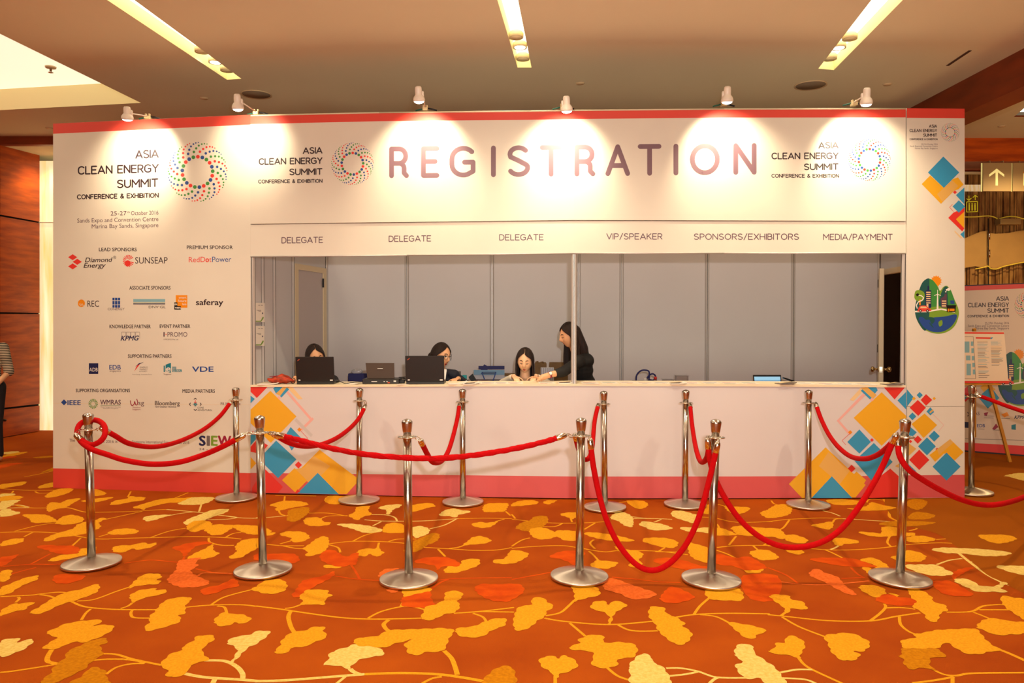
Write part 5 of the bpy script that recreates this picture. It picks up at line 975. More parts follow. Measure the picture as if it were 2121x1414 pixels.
MB().tube([tuple(Vector((a.x+.115, a.y-.02, a.z+.03))+Vector((.022*math.sin(k), -.01, .024*math.cos(k)))) for k in [j*.5 for j in range(10)]], .004, BLACK, 6).build('wrist_loop', t)
# papers
PAP = mat('paper', (238, 232, 222), .6); PGR = mat('booklet_grey', (120, 108, 98), .5)
def sheet(lab, px, dy, w=.105, l=.15, ang=0, m=PAP, th=.0012, bars=(), nm='paper_sheet', cat='paper', grp=None, lift=0, curl=0):
    a = ct(px, dy, lift); ca, sa = math.cos(ang), math.sin(ang)
    def q(u, v, h): return (a.x+u*w*ca-v*l*sa, a.y+u*w*sa+v*l*ca, a.z+h+curl*max(0, u)**2)
    g = [q(-1+.5*i, j, 0) for j in (-.5, .5) for i in range(5)]; g2 = [q(-1+.5*i, j, th) for j in (-.5, .5) for i in range(5)]
    mb = MB(); vs_ = g+g2; fs = []
    for i in range(4): fs += [[i, i+1, 5+i+1, 5+i], [10+i, 15+i, 15+i+1, 10+i+1], [i, 10+i, 10+i+1, i+1], [5+i, 5+i+1, 15+i+1, 15+i]]
    mb.add(vs_, fs+[[0, 5, 15, 10], [4, 14, 19, 9]], m)
    for u0, u1, v0, v1, bm_ in bars: mb.add([q(u0, v0, th+.0004), q(u1, v0, th+.0004), q(u1, v1, th+.0004), q(u0, v1, th+.0004)], [[0, 1, 2, 3]], bm_)
    return tag(mb.build(nm), lab, cat, grp)
rl = random.Random(11); cols = [MBLUE, REDP, ORAN, GREEN, LBLUE, MAROON]
names = ['just right of the papers by the glasses wearer', 'before the blue and white bag', 'left of the hand of the seated long haired person', 'under the fingers of the seated long haired person', 'below the pointing hand', 'just right of the middle upright', 'second to the right of the middle upright', 'before the navy straps', 'before the bottle with the red cap', 'left of the small booklet stack', 'right of the small booklet stack', 'halfway between the booklet stack and the lit laptop', 'left of the lit laptop', 'before the lit laptop', 'right of the booklets by the lit laptop', 'before the right hand back panel', 'left of the open door knobs', 'below the open door knobs']
for k, px in enumerate((985, 1012, 1040, 1066, 1132, 1222, 1262, 1300, 1337, 1372, 1432, 1472, 1512, 1552, 1668, 1712, 1752, 1792)):
    sheet('flyer flat on the counter '+names[k], px, .12+rl.uniform(-.02, .03), .074, .21, rl.uniform(-.05, .05), bars=((rl.uniform(-.9, -.2), rl.uniform(0, .5), -.46, -.40, rl.choice(cols)), (-.8, .6, -.2, -.15, GREYI), (-.8, .8, .05, .12, rl.choice(cols)), (-.8, .3, .25, .3, GREYI)), nm='flyer', cat='flyer', grp='flyers laid along the counter')
sheet('white papers curling at the far left end of the counter under the pouch', 556, .05, .09, .10, .1, lift=0, curl=.012, th=.006, cat='paper')
sheet('white paper between the left laptop and the printer', 733, .08, .06, .12, -.2, curl=.01, th=.002)
sheet('white paper just right of the printer', 834, .02, .05, .05, .1, th=.002)
sheet('white papers beside the laptop of the person with glasses', 948, .06, .085, .12, .15, curl=.02, th=.004)
for px, lab, c in ((975, 'thin booklet lying open on the counter before the blue bag', .015), (1172, 'thin booklets stacked against the middle upright', .012), (1402, 'small booklet stack before the clear acrylic box', .012), (1628, 'folded booklets on the counter before the lit laptop', .014), (1848, 'dark booklets at the right end of the counter', .014)):
    t = sheet(lab, px, .05 if px != 1172 else .08, .072, .13, .1, m=PGR if px > 1600 else PAP, th=.006, curl=c, nm='booklet', cat='booklet', bars=((-.9, .5, -.4, .1, GREYI), (-.6, .9, .15, .4, PALE)))
MB()
cb = MB(); cb.tube([tuple(ct(693, .2, .006)), tuple(ct(702, .15, .02)), tuple(ct(712, .10, .006)), tuple(ct(722, .12, .004)), tuple(ct(734, .2, .006)), tuple(ct(752, .2, .01))], .004, BLACK, 6); tag(cb.build('power_cable'), 'black cable between the left laptop and the printer', 'cable')
t = thing('power_adapter', 'black adapter and coiled cable left of the laptop of the person with glasses', 'adapter', tuple(ct(833, .16))); c = ct(833, .16); MB().box((c.x-.022, c.y-.03, c.z), (c.x+.022, c.y+.03, c.z+.03), BLACK).build('brick_body', t, .004)
MB().tube([(c.x+.03*math.cos(k*.6), c.y+.02*math.sin(k*.6), c.z+.034+.0012*k) for k in range(22)], .003, BLACK, 6).build('coil', t)
# ------------------------------------------------------------------ table at the back with bags
TZ = .76; TY = 8.35
tb = thing('back_table', 'low table at the back of the booth carrying bags and bottles', 'table', (X(1190, TY), TY, 0))
MB().box((X(700, TY), TY-.28, TZ-.03), (X(1660, TY), TY+.28, TZ), PANEL).build('tabletop', tb, .003)
for xx in (X(705, TY), X(1655, TY)):
    for yy_ in (TY-.24, TY+.24): MB().tube([(xx, yy_, 0), (xx, yy_, TZ-.03)], .015, ALU, 8).build('leg', tb)
def tp(px, py=None, y=TY): return Vector(((px-CX)/F*y, y, CAMH-(py-HOR)/F*y if py else TZ+.0005))
NVB = mat('bag_navy', (24, 26, 96), .6); BLB = mat('bag_light_blue', (120, 164, 200), .6); WHB = mat('bag_white', (214, 214, 220), .6); BRB = mat('bag_brown_paper', (122, 92, 52), .7, noise=.2, nscale=12)
def bagbox(lab, nm, cat, x0, x1, ytop, m, y=TY, dep=.12, parts=(), grp=None):
    a = tp(x0, ytop, y); b = tp(x1, ytop, y); t = thing(nm, lab, cat, ((a.x+b.x)/2, y, TZ), grp)
    mb = MB(); r0 = [(a.x, y-dep/2, TZ+.001), (b.x, y-dep/2, TZ+.001), (b.x, y+dep/2, TZ+.001), (a.x, y+dep/2, TZ+.001)]; s = .012
    r1 = [(a.x, y-dep*.28, a.z), (b.x, y-dep*.28, a.z), (b.x, y+dep*.28, a.z), (a.x, y+dep*.28, a.z)]; mb.hexa(r0, r1, m); mb.build('body', t, .003); return t, a, b
t, a, b = bagbox('navy blue box with plastic wrapped things behind the printer', 'box', 'box', 722, 762, 773, NVB, TY)
MB().ball((a.x+.09, TY, a.z+.02), .05, mat('clear_plastic', (225, 225, 230), .15, trans=.6), 12, (1.3, .6, .6)).build('plastic_wrap', t)
t, a, b = bagbox('blue and white paper bag with a navy bow on the back table', 'paper_bag', 'bag', 981, 1045, 766, WHB, TY, .14)
def fr_strip(x0, x1, y0, y1, m, nm, off=.05, yb=TY, sub=.0): 
    p = tp(x0, y1, yb-off); q = tp(x1, y0, yb-off); return MB().box((p.x, yb-off-.006, p.z), (q.x, yb-off, q.z), m).build(nm, t)
fr_strip(981, 1045, 766, 776, BLB, 'blue_band', .071); fr_strip(981, 1045, 785, 792, GREYI, 'grey_band', .085)
fr_strip(991, 1045, 757.5, 765, NVB, 'navy_band', .03)
p = tp(1003, 760, TY-.06); MB().hexa([p+Vector((-.04, 0, -.03)), p+Vector((.03, 0, -.04)), p+Vector((.03, .01, -.04)), p+Vector((-.04, .01, -.03))], [p+Vector((0, 0, .03)), p+Vector((.05, 0, -.0)), p+Vector((.05, .01, -.0)), p+Vector((0, .01, .03))], NVB).build('bow', t)
for j, (x0, x1, yy_) in enumerate(((998, 1028, 769.8), (996, 1026, 773.2))): fr_strip(x0, x1, yy_, yy_+1.1, NAVY, 'print_line', .079)
MB().tube([tp(998, 771, TY-.09), tp(1003, 784, TY-.10), tp(1005, 795, TY-.10)], .006, MBLUE, 6).build('handle', t); MB().tube([tp(1027, 771, TY-.09), tp(1022, 786, TY-.10), tp(1019, 795, TY-.10)], .006, MBLUE, 6).build('handle', t)
# sunglasses-like dark cups in front
t = thing('dark_bowl', 'round dark glossy bowl in front of the blue and white bag', 'bowl', tuple(tp(997, None, TY-.2))); c = tp(998, None, TY-.2)
MB().lathe([(.03, 0), (.07, .06), (.092, .12), (.094, .165), (.088, .165), (.084, .12), (.06, .06), (.02, .02)], mat('bowl_mauve', (120, 92, 88), .3), c, 28, (0, -.15, 1)).build('bowl', t)
t = thing('phone', 'small dark phone propped beside the glossy bowl', 'phone', tuple(tp(980, None, TY-.15))); c = tp(980, 786, TY-.15); MB().obox(c, (.022, 0, .018), (0, .008, 0), (-.028, 0, .045), BLACK).build('phone_body', t, .003)
MB().box((c.x-.03, c.y-.03, TZ+.001), (c.x+.03, c.y+.03, c.z-.035), BLACK).build('stand', t)
t, a, b = bagbox('small white box with a brown lid left of the seated long haired person', 'box', 'box', 1046, 1066, 777, WHB, TY, .1); MB().box((a.x-.004, TY-.055, a.z-.004), (b.x+.004, TY+.055, a.z+.02), BRB).build('lid', t)
GLS = mat('clear_glass', (235, 225, 225), .08, trans=.85)
c = tp(950, None, TY-.1); t = thing('tumbler', 'clear pinkish glass beside the person with glasses', 'glass', tuple(c)); hh = tp(950, 769, TY-.1).z-TZ
MB().lathe([(.016, .001), (.018, .01), (.024, hh), (.022, hh), (.014, .02)], GLS, c, 20).build('glass', t)
c = tp(962, None, TY-.1); t = thing('cup', 'turquoise cup beside the clear pinkish glass', 'cup', tuple(c)); hh = tp(962, 777, TY-.1).z-TZ
MB().lathe([(.018, .001), (.022, .01), (.026, hh), (.023, hh), (.017, .02)], mat('cup_turquoise', (40, 170, 180), .3), c, 20).build('cup_body', t)
t, a, b = bagbox('brown paper bag with a torn top behind the pointing hand', 'paper_bag', 'bag', 1108, 1132, 752, BRB, TY+.1, .12); 
mb = MB(); rr = random.Random(2)
for k in range(4): xx = a.x+(b.x-a.x)*k/4.6; mb.hexa([(xx, TY+.07, a.z), (xx+.04, TY+.07, a.z), (xx+.04, TY+.08, a.z), (xx, TY+.08, a.z)], [(xx+.003, TY+.07, a.z+rr.uniform(.0, .02)), (xx+.036, TY+.07, a.z+rr.uniform(.0, .03)), (xx+.036, TY+.076, a.z+.012), (xx+.004, TY+.076, a.z+.014)], BRB)
tag(mb.build('torn_edge', t), kind='stuff')
bagbox('large brown paper bag between the pointing arm and the middle upright', 'paper_bag', 'bag', 1138, 1176, 750, BRB, TY+.12, .12)
t, a, b = bagbox('white bag with thin dark stripes behind the watch', 'striped_bag', 'bag', 1120, 1147, 761, WHB, TY-.08, .12)
for k in range(7):
    x0 = a.x+.006+(b.x-a.x-.02)*k/6; MB().hexa([(x0, TY-.1425, TZ+.01), (x0+.004, TY-.1425, TZ+.01), (x0+.004, TY-.1405, TZ+.01), (x0, TY-.1405, TZ+.01)], [(x0, TY-.1165, a.z), (x0+.004, TY-.1165, a.z), (x0+.004, TY-.1145, a.z), (x0, TY-.1145, a.z)], NAVY).build('stripe', t)
# right half
c = tp(1333, None, TY-.1); t = thing('strapped_bag', 'navy bag with looping blue straps on the back table', 'bag', tuple(c)); e = tp(1310, 788, TY-.1); g = tp(1352, 790, TY-.1)
MB().box((e.x, c.y-.05, TZ+.001), (g.x, c.y+.05, e.z), NVB).build('body', t, .01)
for q in ([(1318, 790), (1319, 777), (1327, 768), (1338, 766.5), (1345, 771), (1344, 790)], [(1338, 788), (1344, 778), (1352, 774), (1358, 779), (1354, 787), (1345, 786)]): MB().tube([tp(x_, y_, TY-.12) for x_, y_ in spline(q, 4)], .0085, NVB, 8).build('strap', t)
for px, yt, cap, lab in ((1358, 786, REDP, 'clear plastic bottle with a red cap'), (1337, 789, WHITE, 'clear plastic bottle lying low beside the navy straps')):
    c = tp(px, None, TY-.14); hh = tp(px, yt, TY-.14).z-TZ; t = thing('bottle', lab, 'bottle', tuple(c)); MB().lathe([(.03, .001), (.034, .01), (.034, hh*.75), (.03, hh*.85), (.014, hh), (.012, hh)], GLS, c, 20).build('bottle_body', t)
    MB().lathe([(.016, hh), (.016, hh+.028), (.012, hh+.03)], cap, c, 14).build('bottle_cap', t)
for x0, x1, yt, lab in ((1373, 1395, 786, 'clear plastic food box right of the bottle with the red cap'), (1400, 1425, 778, 'clear acrylic holder behind the small booklet stack')):
    p = tp(x0, yt, TY-.1); q = tp(x1, yt, TY-.1); t = thing('clear_box', lab, 'box', ((p.x+q.x)/2, TY-.1, TZ)); MB().box((p.x, TY-.15, TZ+.001), (q.x, TY-.05, p.z), GLS).build('box_body', t, .006)
    MB().box((p.x-.003, TY-.153, p.z), (q.x+.003, TY-.047, p.z+.006), GLS).build('rim', t)
# lit laptop facing out
p = tp(1563, 777, TY-.05); q = tp(1621, 793, TY-.05); t = thing('open_laptop', 'open laptop with a lit screen facing out in the right half', 'laptop', ((p.x+q.x)/2, TY-.05, TZ))
MB().box((p.x, TY-.27, TZ+.001), (q.x, TY-.05, TZ+.02), LAPB).build('base', t, .003)
ld = MB().hexa([(p.x, TY-.055, TZ+.02), (q.x, TY-.055, TZ+.02), (q.x, TY-.045, TZ+.02), (p.x, TY-.045, TZ+.02)], [(p.x, TY-.01, p.z), (q.x, TY-.01, p.z), (q.x, TY, p.z), (p.x, TY, p.z)], LAPB).build('lid', t)
sc = MB().hexa([(p.x+.01, TY-.0545, TZ+.035), (q.x-.01, TY-.0545, TZ+.035), (q.x-.01, TY-.0535, TZ+.035), (p.x+.01, TY-.0535, TZ+.035)], [(p.x+.01, TY-.0145, p.z-.018), (q.x-.01, TY-.0145, p.z-.018), (q.x-.01, TY-.0135, p.z-.018), (p.x+.01, TY-.0135, p.z-.018)], mat('lit_screen', (170, 220, 250), .3, emit=(150, 215, 250), es=.9)).build('screen', ld)
MB().box((p.x+.01, TY-.026, p.z-.062), (q.x-.01, TY-.024, p.z-.058), MBLUE).build('window_bar', ld)
c = tp(1634, None, TY-.12); t = thing('phone', 'dark phone propped on a stand right of the lit laptop', 'phone', tuple(c)); z1 = tp(1634, 786, TY-.12).z; MB().obox((c.x, c.y, z1), (.055, 0, -.018), (0, .03, .0), (0, 0, .008), BLACK).build('phone_body', t, .003); MB().box((c.x-.03, c.y-.02, TZ+.001), (c.x+.03, c.y+.02, z1-.02), BLACK).build('stand', t)
# printed notices taped inside the left end
NP = Plane((LP.a.x, LP.a.y), (LP.b.x, LP.b.y)); NP.n = LP.n
for y0, y1, lab, c1 in ((627, 667, 'upper notice taped inside the left end of the booth', REDP), (675, 716, 'lower notice taped inside the left end of the booth', MBLUE)):
    t = thing('notice', lab, 'notice', tuple(NP(536, y1, .03)))
    ns = lambda x_, y_, o=0: NP(x_, y_, o+.032)
    pr = Print(ns, 0, .0001); pr.rect(523.5, y0, 548, y1, PAP); pr.build('paper', t)
    pr = Print(ns, .0006, .00002); pr.rect(524, y0+15 if c1 is REDP else y0+28, 528, y0+23 if c1 is REDP else y1-1, c1); pr.P([524, y1-3, 540, y1-3, 544, y1-11, 546, y1-11, 546, y1-8, 541, y1-1, 524, y1-1], LGREEN)
    pr.line([(535, y0+5), (539, y0+5)], .7, INK); pr.line([(541, y0+5), (544, y0+5)], .9, INK)
    for k in range(3): pr.line([(531+k*2, y0+15+k), (541, y0+15+k*1.5)], .5, GREYI)
    pr.rect(543, y0+20, 545, y0+23, NAVY); pr.build('print', t)
# ================================================================== PEOPLE
SKIN = mat('skin', (226, 170, 126), .5, noise=.06, nscale=8); SKIN2 = mat('skin_light', (238, 190, 150), .5, noise=.05, nscale=8)
HAIRB = mat('hair_black', (18, 9, 7), .5, noise=.5, nscale=40, stretch=(5, 5, .3), rgb2=(40, 18, 10), bump=.5, bscale=160, spec=.35); LIP = mat('lips', (186, 60, 52), .45); BROW = mat('brow', (52, 30, 22), .7); EYEW = mat('eye_white', (230, 224, 216), .3)
HS_ = (.074, .093, .116)
def hsurf(az, el, off=0.0):
    """head surface, az 0 = face, + = wearer's left (image right when facing us); degrees"""
    a = math.radians(az); e = math.radians(el); x = math.sin(a)*math.cos(e); y = -math.cos(a)*math.cos(e); z = math.sin(e)
    g = lambda a0, e0, sa, se: math.exp(-((az-a0)/sa)**2-((el-e0)/se)**2)
    k = 1.0
    X_ = x*HS_[0]; Y_ = y*HS_[1]; Z_ = z*HS_[2]
    if z < 0: X_ *= 1-.30*(-z)**1.2; Y_ = Y_*(1-.10*(-z)) + (.022*(-z) if y > 0 else -.006*(-z))*-1*(1 if y <= 0 else 1)
    if y > 0: Y_ *= 1.02; Z_ += .004*y
    d = .025*g(0, -11, 8.5, 10)+.008*g(0, 4, 7, 14)-.006*g(23, 4, 11, 8)-.006*g(-23, 4, 11, 8)+.004*g(0, -31, 17, 6)+.006*g(0, -52, 20, 11)+.003*g(0, 15, 34, 7)+.003*g(36, -14, 14, 13)+.003*g(-36, -14, 14, 13)
    n = Vector((x, y, z*.6)).normalized(); return Vector((X_, Y_, Z_))+n*(d+off)
def cap_geo(mb, a, b, ra, rb, m=SKIN, n=12):
    """tapered capsule"""
    a = Vector(a); b = Vector(b); d = (b-a); L = max(d.length, 1e-4); prof = []
    for i in range(5): t = math.pi/2*(i/4); prof.append((max(ra*math.sin(t), 1e-4), -ra*math.cos(t)))
    for i in range(1, 5): t = math.pi/2*(i/4); prof.append((max(rb*math.cos(t), 1e-4), L+rb*math.sin(t)))
    prof = prof[:5]+[(rb, L)]+prof[5:]
    mb.lathe(prof, m, a, n, tuple(d/L), cap=False)
def ell(mb, c, r, m=SKIN, n=14): mb.ball(c, 1, m, n, r)
def fuse(mb, name, parent, voxel, smooth=4, m=None):
    """union everything into one continuous skin"""
    o = mb.build(name, None); md = o.modifiers.new('r', 'REMESH'); md.mode = 'VOXEL'; md.voxel_size = voxel; md.use_smooth_shade = True
    s = o.modifiers.new('s', 'SMOOTH'); s.iterations = smooth; s.factor = .5
    dg = bpy.context.evaluated_depsgraph_get(); dg.update(); me = bpy.data.meshes.new_from_object(o.evaluated_get(dg)); me.name = name
    old = o.data; bpy.data.objects.remove(o); bpy.data.meshes.remove(old)
    me.materials.clear(); me.materials.append(m or mb.ms[0])
    for p in me.polygons: p.material_index = 0; p.use_smooth = True
    return link(name, me, parent)
class Head:
    def __init__(s, c, yaw, pitch=0, roll=0, k=1.0):
        s.M = Matrix.Translation(Vector(c)) @ Matrix.Rotation(math.radians(yaw), 4, 'Z') @ Matrix.Rotation(math.radians(roll), 4, 'Y') @ Matrix.Rotation(math.radians(pitch), 4, 'X') @ Matrix.Scale(k, 4)
    def __call__(s, az, el, off=0): return s.M @ hsurf(az, el, off)
    def geo(s, mb, m=SKIN):
        NA, NE = 60, 44; vs_ = []; fs = []
        for j in range(NE+1):
            el = -89+178*j/NE
            for i in range(NA): az = -180+360*i/NA; vs_.append(s(az, el))
        for j in range(NE):
            for i in range(NA): fs.append([j*NA+i, j*NA+(i+1) % NA, (j+1)*NA+(i+1) % NA, (j+1)*NA+i])
        fs.append(list(range(NA))[::-1]); fs.append([NE*NA+i for i in range(NA)]); mb.add(vs_, fs, m, True)
        for sd in (-1, 1):       # ears
            c = s(sd*92, -3, .004); u = s(sd*92, 9, .004)-c; f = s(sd*80, -3, .004)-c
            cap_geo(mb, c-u*.6, c+u*.8, .006, .009, m, 8); cap_geo(mb, c-f*.1-u*.4, c-f*.35+u*.7, .006, .008, m, 8)
    def patch(s, pts, m, name, parent, off=.0018):
        q = [s(a, e, off) for a, e in spline(pts, 4, True)]; c = sum(q, Vector())/len(q); cc = s(sum(a for a, e in pts)/len(pts), sum(e for a, e in pts)/len(pts), off+.0004)
        N = len(q); return MB().add(q+[cc], [[i, (i+1) % N, N] for i in range(N)], m, True).build(name, parent, fix=False)
    def face(s, t, down=0, makeup=LIP, o=.0022):
        for sd in (-1, 1):
            s.patch([(sd*10, 13), (sd*20, 17), (sd*33, 14.5), (sd*33, 13), (sd*20, 14.8), (sd*11, 11)], BROW, 'eyebrow', t, o)
            if down: s.patch([(sd*13, 0), (sd*22, -2.2), (sd*32, 0.6), (sd*32, 2), (sd*22, .8), (sd*13, 1.8)], BLACK, 'eyelashes', t, o)
            else:
                s.patch([(sd*12, 2), (sd*21, -1), (sd*31, 3), (sd*22, 6.5)], EYEW, 'eye', t, o); s.patch([(sd*18, 3), (sd*22, -.5), (sd*26, 3), (sd*22, 6.5)], BLACK, 'iris', t, o+.0008)
                s.patch([(sd*11, 2), (sd*21, 6), (sd*32, 3.5), (sd*32, 5), (sd*21, 8), (sd*12, 4)], BLACK, 'eyelashes', t, o+.001)
        s.patch([(-13, -31), (-5, -27.5), (0, -28.6), (5, -27.5), (13, -31), (6, -35.5), (0, -36), (-6, -35.5)], makeup, 'lips', t, o)
        s.patch([(-11, -31), (0, -30.3), (11, -31), (0, -32)], MAROON, 'mouth_line', t, o+.001)
        for sd in (-1, 1): s.patch([(sd*3, -21), (sd*5, -19.5), (sd*7, -21), (sd*5, -22)], BROW, 'nostril', t, .003)
    def hair(s, t, drop, part=8, A0=62, width=1.0, back_only=False, off=.016, m=HAIRB, flare=0.0, lenf=None, rows=10):
        """shell over the skull, then falling straight down to `drop` metres below the centre"""
        def A(el):
            if el > 52: return 0
            if el > 20: return (52-el)/32*50
            return 50+min((20-el)/20, 1)*(A0-50)
        els = [88, 78, 68, 60, 52, 46, 40, 33, 26, 20, 12, 4, -4]; NN = 40; G_ = []
        for el in els:
            a = A(el); row = []
            for i in range(NN+1):
                u = i/NN; az = a+(360-2*a)*u; az = az-360 if az > 180 else az
                if a > 0: az += part*(1-abs(2*u-1)*0)*(el > 20)*(el/52)*.6
                row.append(s(az, el, off*(.55+.45*min(1, abs(az)/60))*(1.0 if el < 70 else 1.05)+.0025*math.sin(u*60)*(.3)))
            G_.append(row)
        last = G_[-1]; cen = s.M @ Vector((0, .01, -.01))
        if drop > 0:
            for r in range(1, rows+1):
                f = r/rows; row = []
                for i, p in enumerate(last):
                    u = i/NN; az = A0+(360-2*A0)*u; bk = (1-math.cos(math.radians(az)))/2
                    q = p.copy(); d = drop*(f**.95)*(1 if lenf is None else lenf(u)); v = Vector((p.x-cen.x, p.y-cen.y, 0))
                    q = Vector((cen.x, cen.y, p.z))+v*(1+flare*f-.10*f*f)*1.0; q.z = p.z-d*(.97+.03*math.sin(u*47))
                    q += Vector((.003*math.sin(u*70+r*.3), .003*math.cos(u*55+r*.2), 0)); row.append(q)
                G_.append(row)
        vs_ = [p for row in G_ for p in row]; W = NN+1; fs = [[j*W+i, j*W+i+1, (j+1)*W+i+1, (j+1)*W+i] for j in range(len(G_)-1) for i in range(NN)]
        mb = MB(); mb.add(vs_, fs, m, True); o = mb.build('hair', t)
        sd = o.modifiers.new('s', 'SOLIDIFY'); sd.thickness = .009; sd.offset = -1; sb = o.modifiers.new('b', 'SUBSURF'); sb.levels = 1; sb.render_levels = 1
        return o
def pxw(px, py, y): return at_y(px, py, y)
def hand(mb, wr, dirv, upv, sp=1.0, curls=(20, 35, 40, 45, 50), thumb=1, k=.9, m=SKIN):
    """palm plus five bent fingers; dirv = pointing direction, upv = back of the hand"""
    d = Vector(dirv).normalized(); u = Vector(upv); u = (u-d*u.dot(d)).normalized(); s_ = d.cross(u).normalized()*thumb
    wr = Vector(wr)
    for a, w_ in ((-.022, .012), (-.007, .0135), (.008, .0135), (.022, .012)): cap_geo(mb, wr+s_*a*k*.6+d*.01, wr+d*.075*k+s_*a*k, .014*k, w_*k*.85, m, 8)
    for i, (a, L) in enumerate(((.026, .070), (.009, .078), (-.008, .072), (-.024, .056))):
        p = wr+d*.078*k+s_*a*k; c = math.radians(curls[i+1]); dd = d.copy(); spread = s_*(a*1.6*sp)
        for j in range(3):
            an = c*(j+.35)*.62; dv = (d*math.cos(an)-u*math.sin(an)+spread*(.5)).normalized(); q = p+dv*(L*k*(.45, .32, .25)[j]); cap_geo(mb, p, q, (.0088, .0078, .007)[j]*k, (.0078, .007, .006)[j]*k, m, 8); p = q
    p = wr+d*.022*k+s_*.022*k; c = math.radians(curls[0])
    for j, L in enumerate((.040, .032, .026)):
        dv = (d*(.62+.15*j)+s_*(.78-.25*j)-u*(.18+.1*j)).normalized(); q = p+dv*L*k; cap_geo(mb, p, q, (.0125, .010, .0085)[j]*k, (.010, .0085, .007)[j]*k, m, 8); p = q
def torso(mb, neck, shl, shr, pel, m, fat=1.0, wa=.0):
    neck = Vector(neck); pel = Vector(pel); shl = Vector(shl); shr = Vector(shr); ch = (shl+shr)/2; 
    cap_geo(mb, ch+Vector((0, .01, -.03)), neck, .055*fat, .050*fat, m); cap_geo(mb, shl, shr, .052*fat, .052*fat, m)
    for i in range(7):
        f = i/6; c = ch.lerp(pel, f)+Vector((0, 0, -.05*(1-f))); rx = (.145, .150, .142, .128, .125, .140, .160)[i]*fat; ry = (.085, .100, .102, .095, .092, .100, .112)[i]*fat; ell(mb, c, (rx, ry, .085), m, 12)
def legs(mb, pel, seated, m, sk=SKIN, face=-1):
    pel = Vector(pel)
    for sd in (-1, 1):
        h = pel+Vector((sd*.085, 0, -.03))
        if seated: kn = h+Vector((sd*.03, face*.20, -.02)); an = Vector((kn.x, kn.y+.03, .09))
        else: kn = Vector((h.x, h.y-.02, h.z*.52)); an = Vector((h.x, h.y+.02, .085))
        cap_geo(mb, h, kn, .082, .056, m); cap_geo(mb, kn, an, .054, .036, m); cap_geo(mb, an+Vector((0, 0, -.04)), an+Vector((0, -.14, -.055)), .036, .026, m)
VX = .0065
# --- A: seated, mostly behind the left laptop
def seated(lab, hp, yaw, pitch, roll, sk, top_m, ht, arms, top_name='blouse', k=1.0, legm=None, collar=0):
    hc = Vector(hp); t = thing('person', lab, 'person', (hc.x, hc.y+.12, 0)); H = Head(hc, yaw, pitch, roll, k)
    nb = hc+Vector((0, .045, -.155)); ch = nb+Vector((0, .035, -.05)); shl = ch+Vector((.155, .01, -.02)); shr = ch+Vector((-.155, .01, -.02)); pel = Vector((hc.x, hc.y+.14, .52))
    b = MB(); H.geo(b, sk); cap_geo(b, H.M @ Vector((0, .015, -.07)), nb, .047, .050, sk); cap_geo(b, nb, ch, .055, .06, sk)
    cl = MB(); torso(b, nb, shl*.92+ch*.08, shr*.92+ch*.08, pel, sk, .86); torso(cl, nb+Vector((0, .01, -.045)), shl, shr, pel, top_m, 1.0)
    if collar:
        for sd in (-1, 1): cap_geo(cl, nb+Vector((sd*.045, .015, .0)), ch+Vector((sd*.12, .0, .015)), .034, .06, top_m); cap_geo(cl, nb+Vector((sd*.05, -.03, -.005)), nb+Vector((sd*.03, -.07, -.14)), .02, .025, top_m)
    lg = MB(); legs(b, pel, True, sk); ell(lg, pel, (.17, .125, .10), legm, 12)
    for sd in (-1, 1):
        h = pel+Vector((sd*.085, 0, -.03)); kn = h+Vector((sd*.03, -.20, -.02)); an = Vector((kn.x, kn.y+.03, .09)); cap_geo(lg, h, kn, .090, .064, legm); cap_geo(lg, kn, an, .062, .046, legm)
    for sd, (el, wr, hd, hu, cu, sl) in zip((1, -1), arms):
        s0 = shl if sd > 0 else shr; el = Vector(el); wr = Vector(wr); cap_geo(b, s0, el, .042, .036, sk); cap_geo(b, el, wr, .036, .024, sk); hand(b, wr, hd, hu, curls=cu, thumb=sd, m=sk)
        cap_geo(cl, s0, el, .052, .047, top_m); cap_geo(cl, el, el.lerp(wr, sl), .047, .040-.008*sl, top_m)
    fuse(b, 'body', t, VX, 3, sk); fuse(cl, top_name, t, .008, 4, top_m); fuse(lg, 'trousers', t, .012, 3, legm)
    return t, H
DK = mat('cloth_dark', (26, 24, 30), .8); NVC = mat('blazer_navy', (22, 26, 42), .75, bump=.2, bscale=300); CRM = mat('blouse_cream', (236, 226, 206), .75)
hA = pxw(653, 740.5, 7.52)
tA, HA = seated('person at the left behind a black laptop, dark hair, only eyes and forehead showing', hA, 28, 8, -10, SKIN, DK, 1.2, [((hA.x+.2, 7.5, .93), (hA.x+.14, 7.25, 1.03), (-.2, -1, -.1), (0, 0, 1), (20, 40, 40, 40, 40), .9), ((hA.x-.2, 7.5, .93), (hA.x-.12, 7.25, 1.03), (.2, -1, -.1), (0, 0, 1), (20, 40, 40, 40, 40), .9)], 'dark_top', legm=DK, k=1.08)
HA.face(tA, down=1); HA.hair(tA, .10, part=-24, A0=56, off=.014)
# --- B: glasses, navy blazer, hair tied back, turned to image right
hB = pxw(913, 737.5, 7.46)
tB, HB_ = seated('person with round glasses, tied back dark hair and navy blazer turned to the right', hB, 52, 6, 6, SKIN, NVC, 1.2, [((hB.x+.24, 7.62, .93), (hB.x+.18, 7.30, 1.02), (-.3, -1, 0), (0, 0, 1), (20, 40, 40, 40, 40), .9), ((hB.x-.16, 7.50, .93), (hB.x-.1, 7.25, 1.03), (.2, -1, -.1), (0, 0, 1), (20, 40, 40, 40, 40), .9)], 'navy_blazer', legm=DK, k=1.07, collar=1)
HB_.face(tB); HB_.hair(tB, 0.0, part=0, A0=78, off=.013)
bun = MB(); c = HB_.M @ Vector((0, .105, -.02)); ell(bun, c, (.045, .045, .05), HAIRB); cap_geo(bun, HB_.M @ Vector((0, .07, .0)), HB_.M @ Vector((0, .12, -.13)), .05, .028, HAIRB); fuse(bun, 'ponytail', tB, .006, 2, HAIRB)
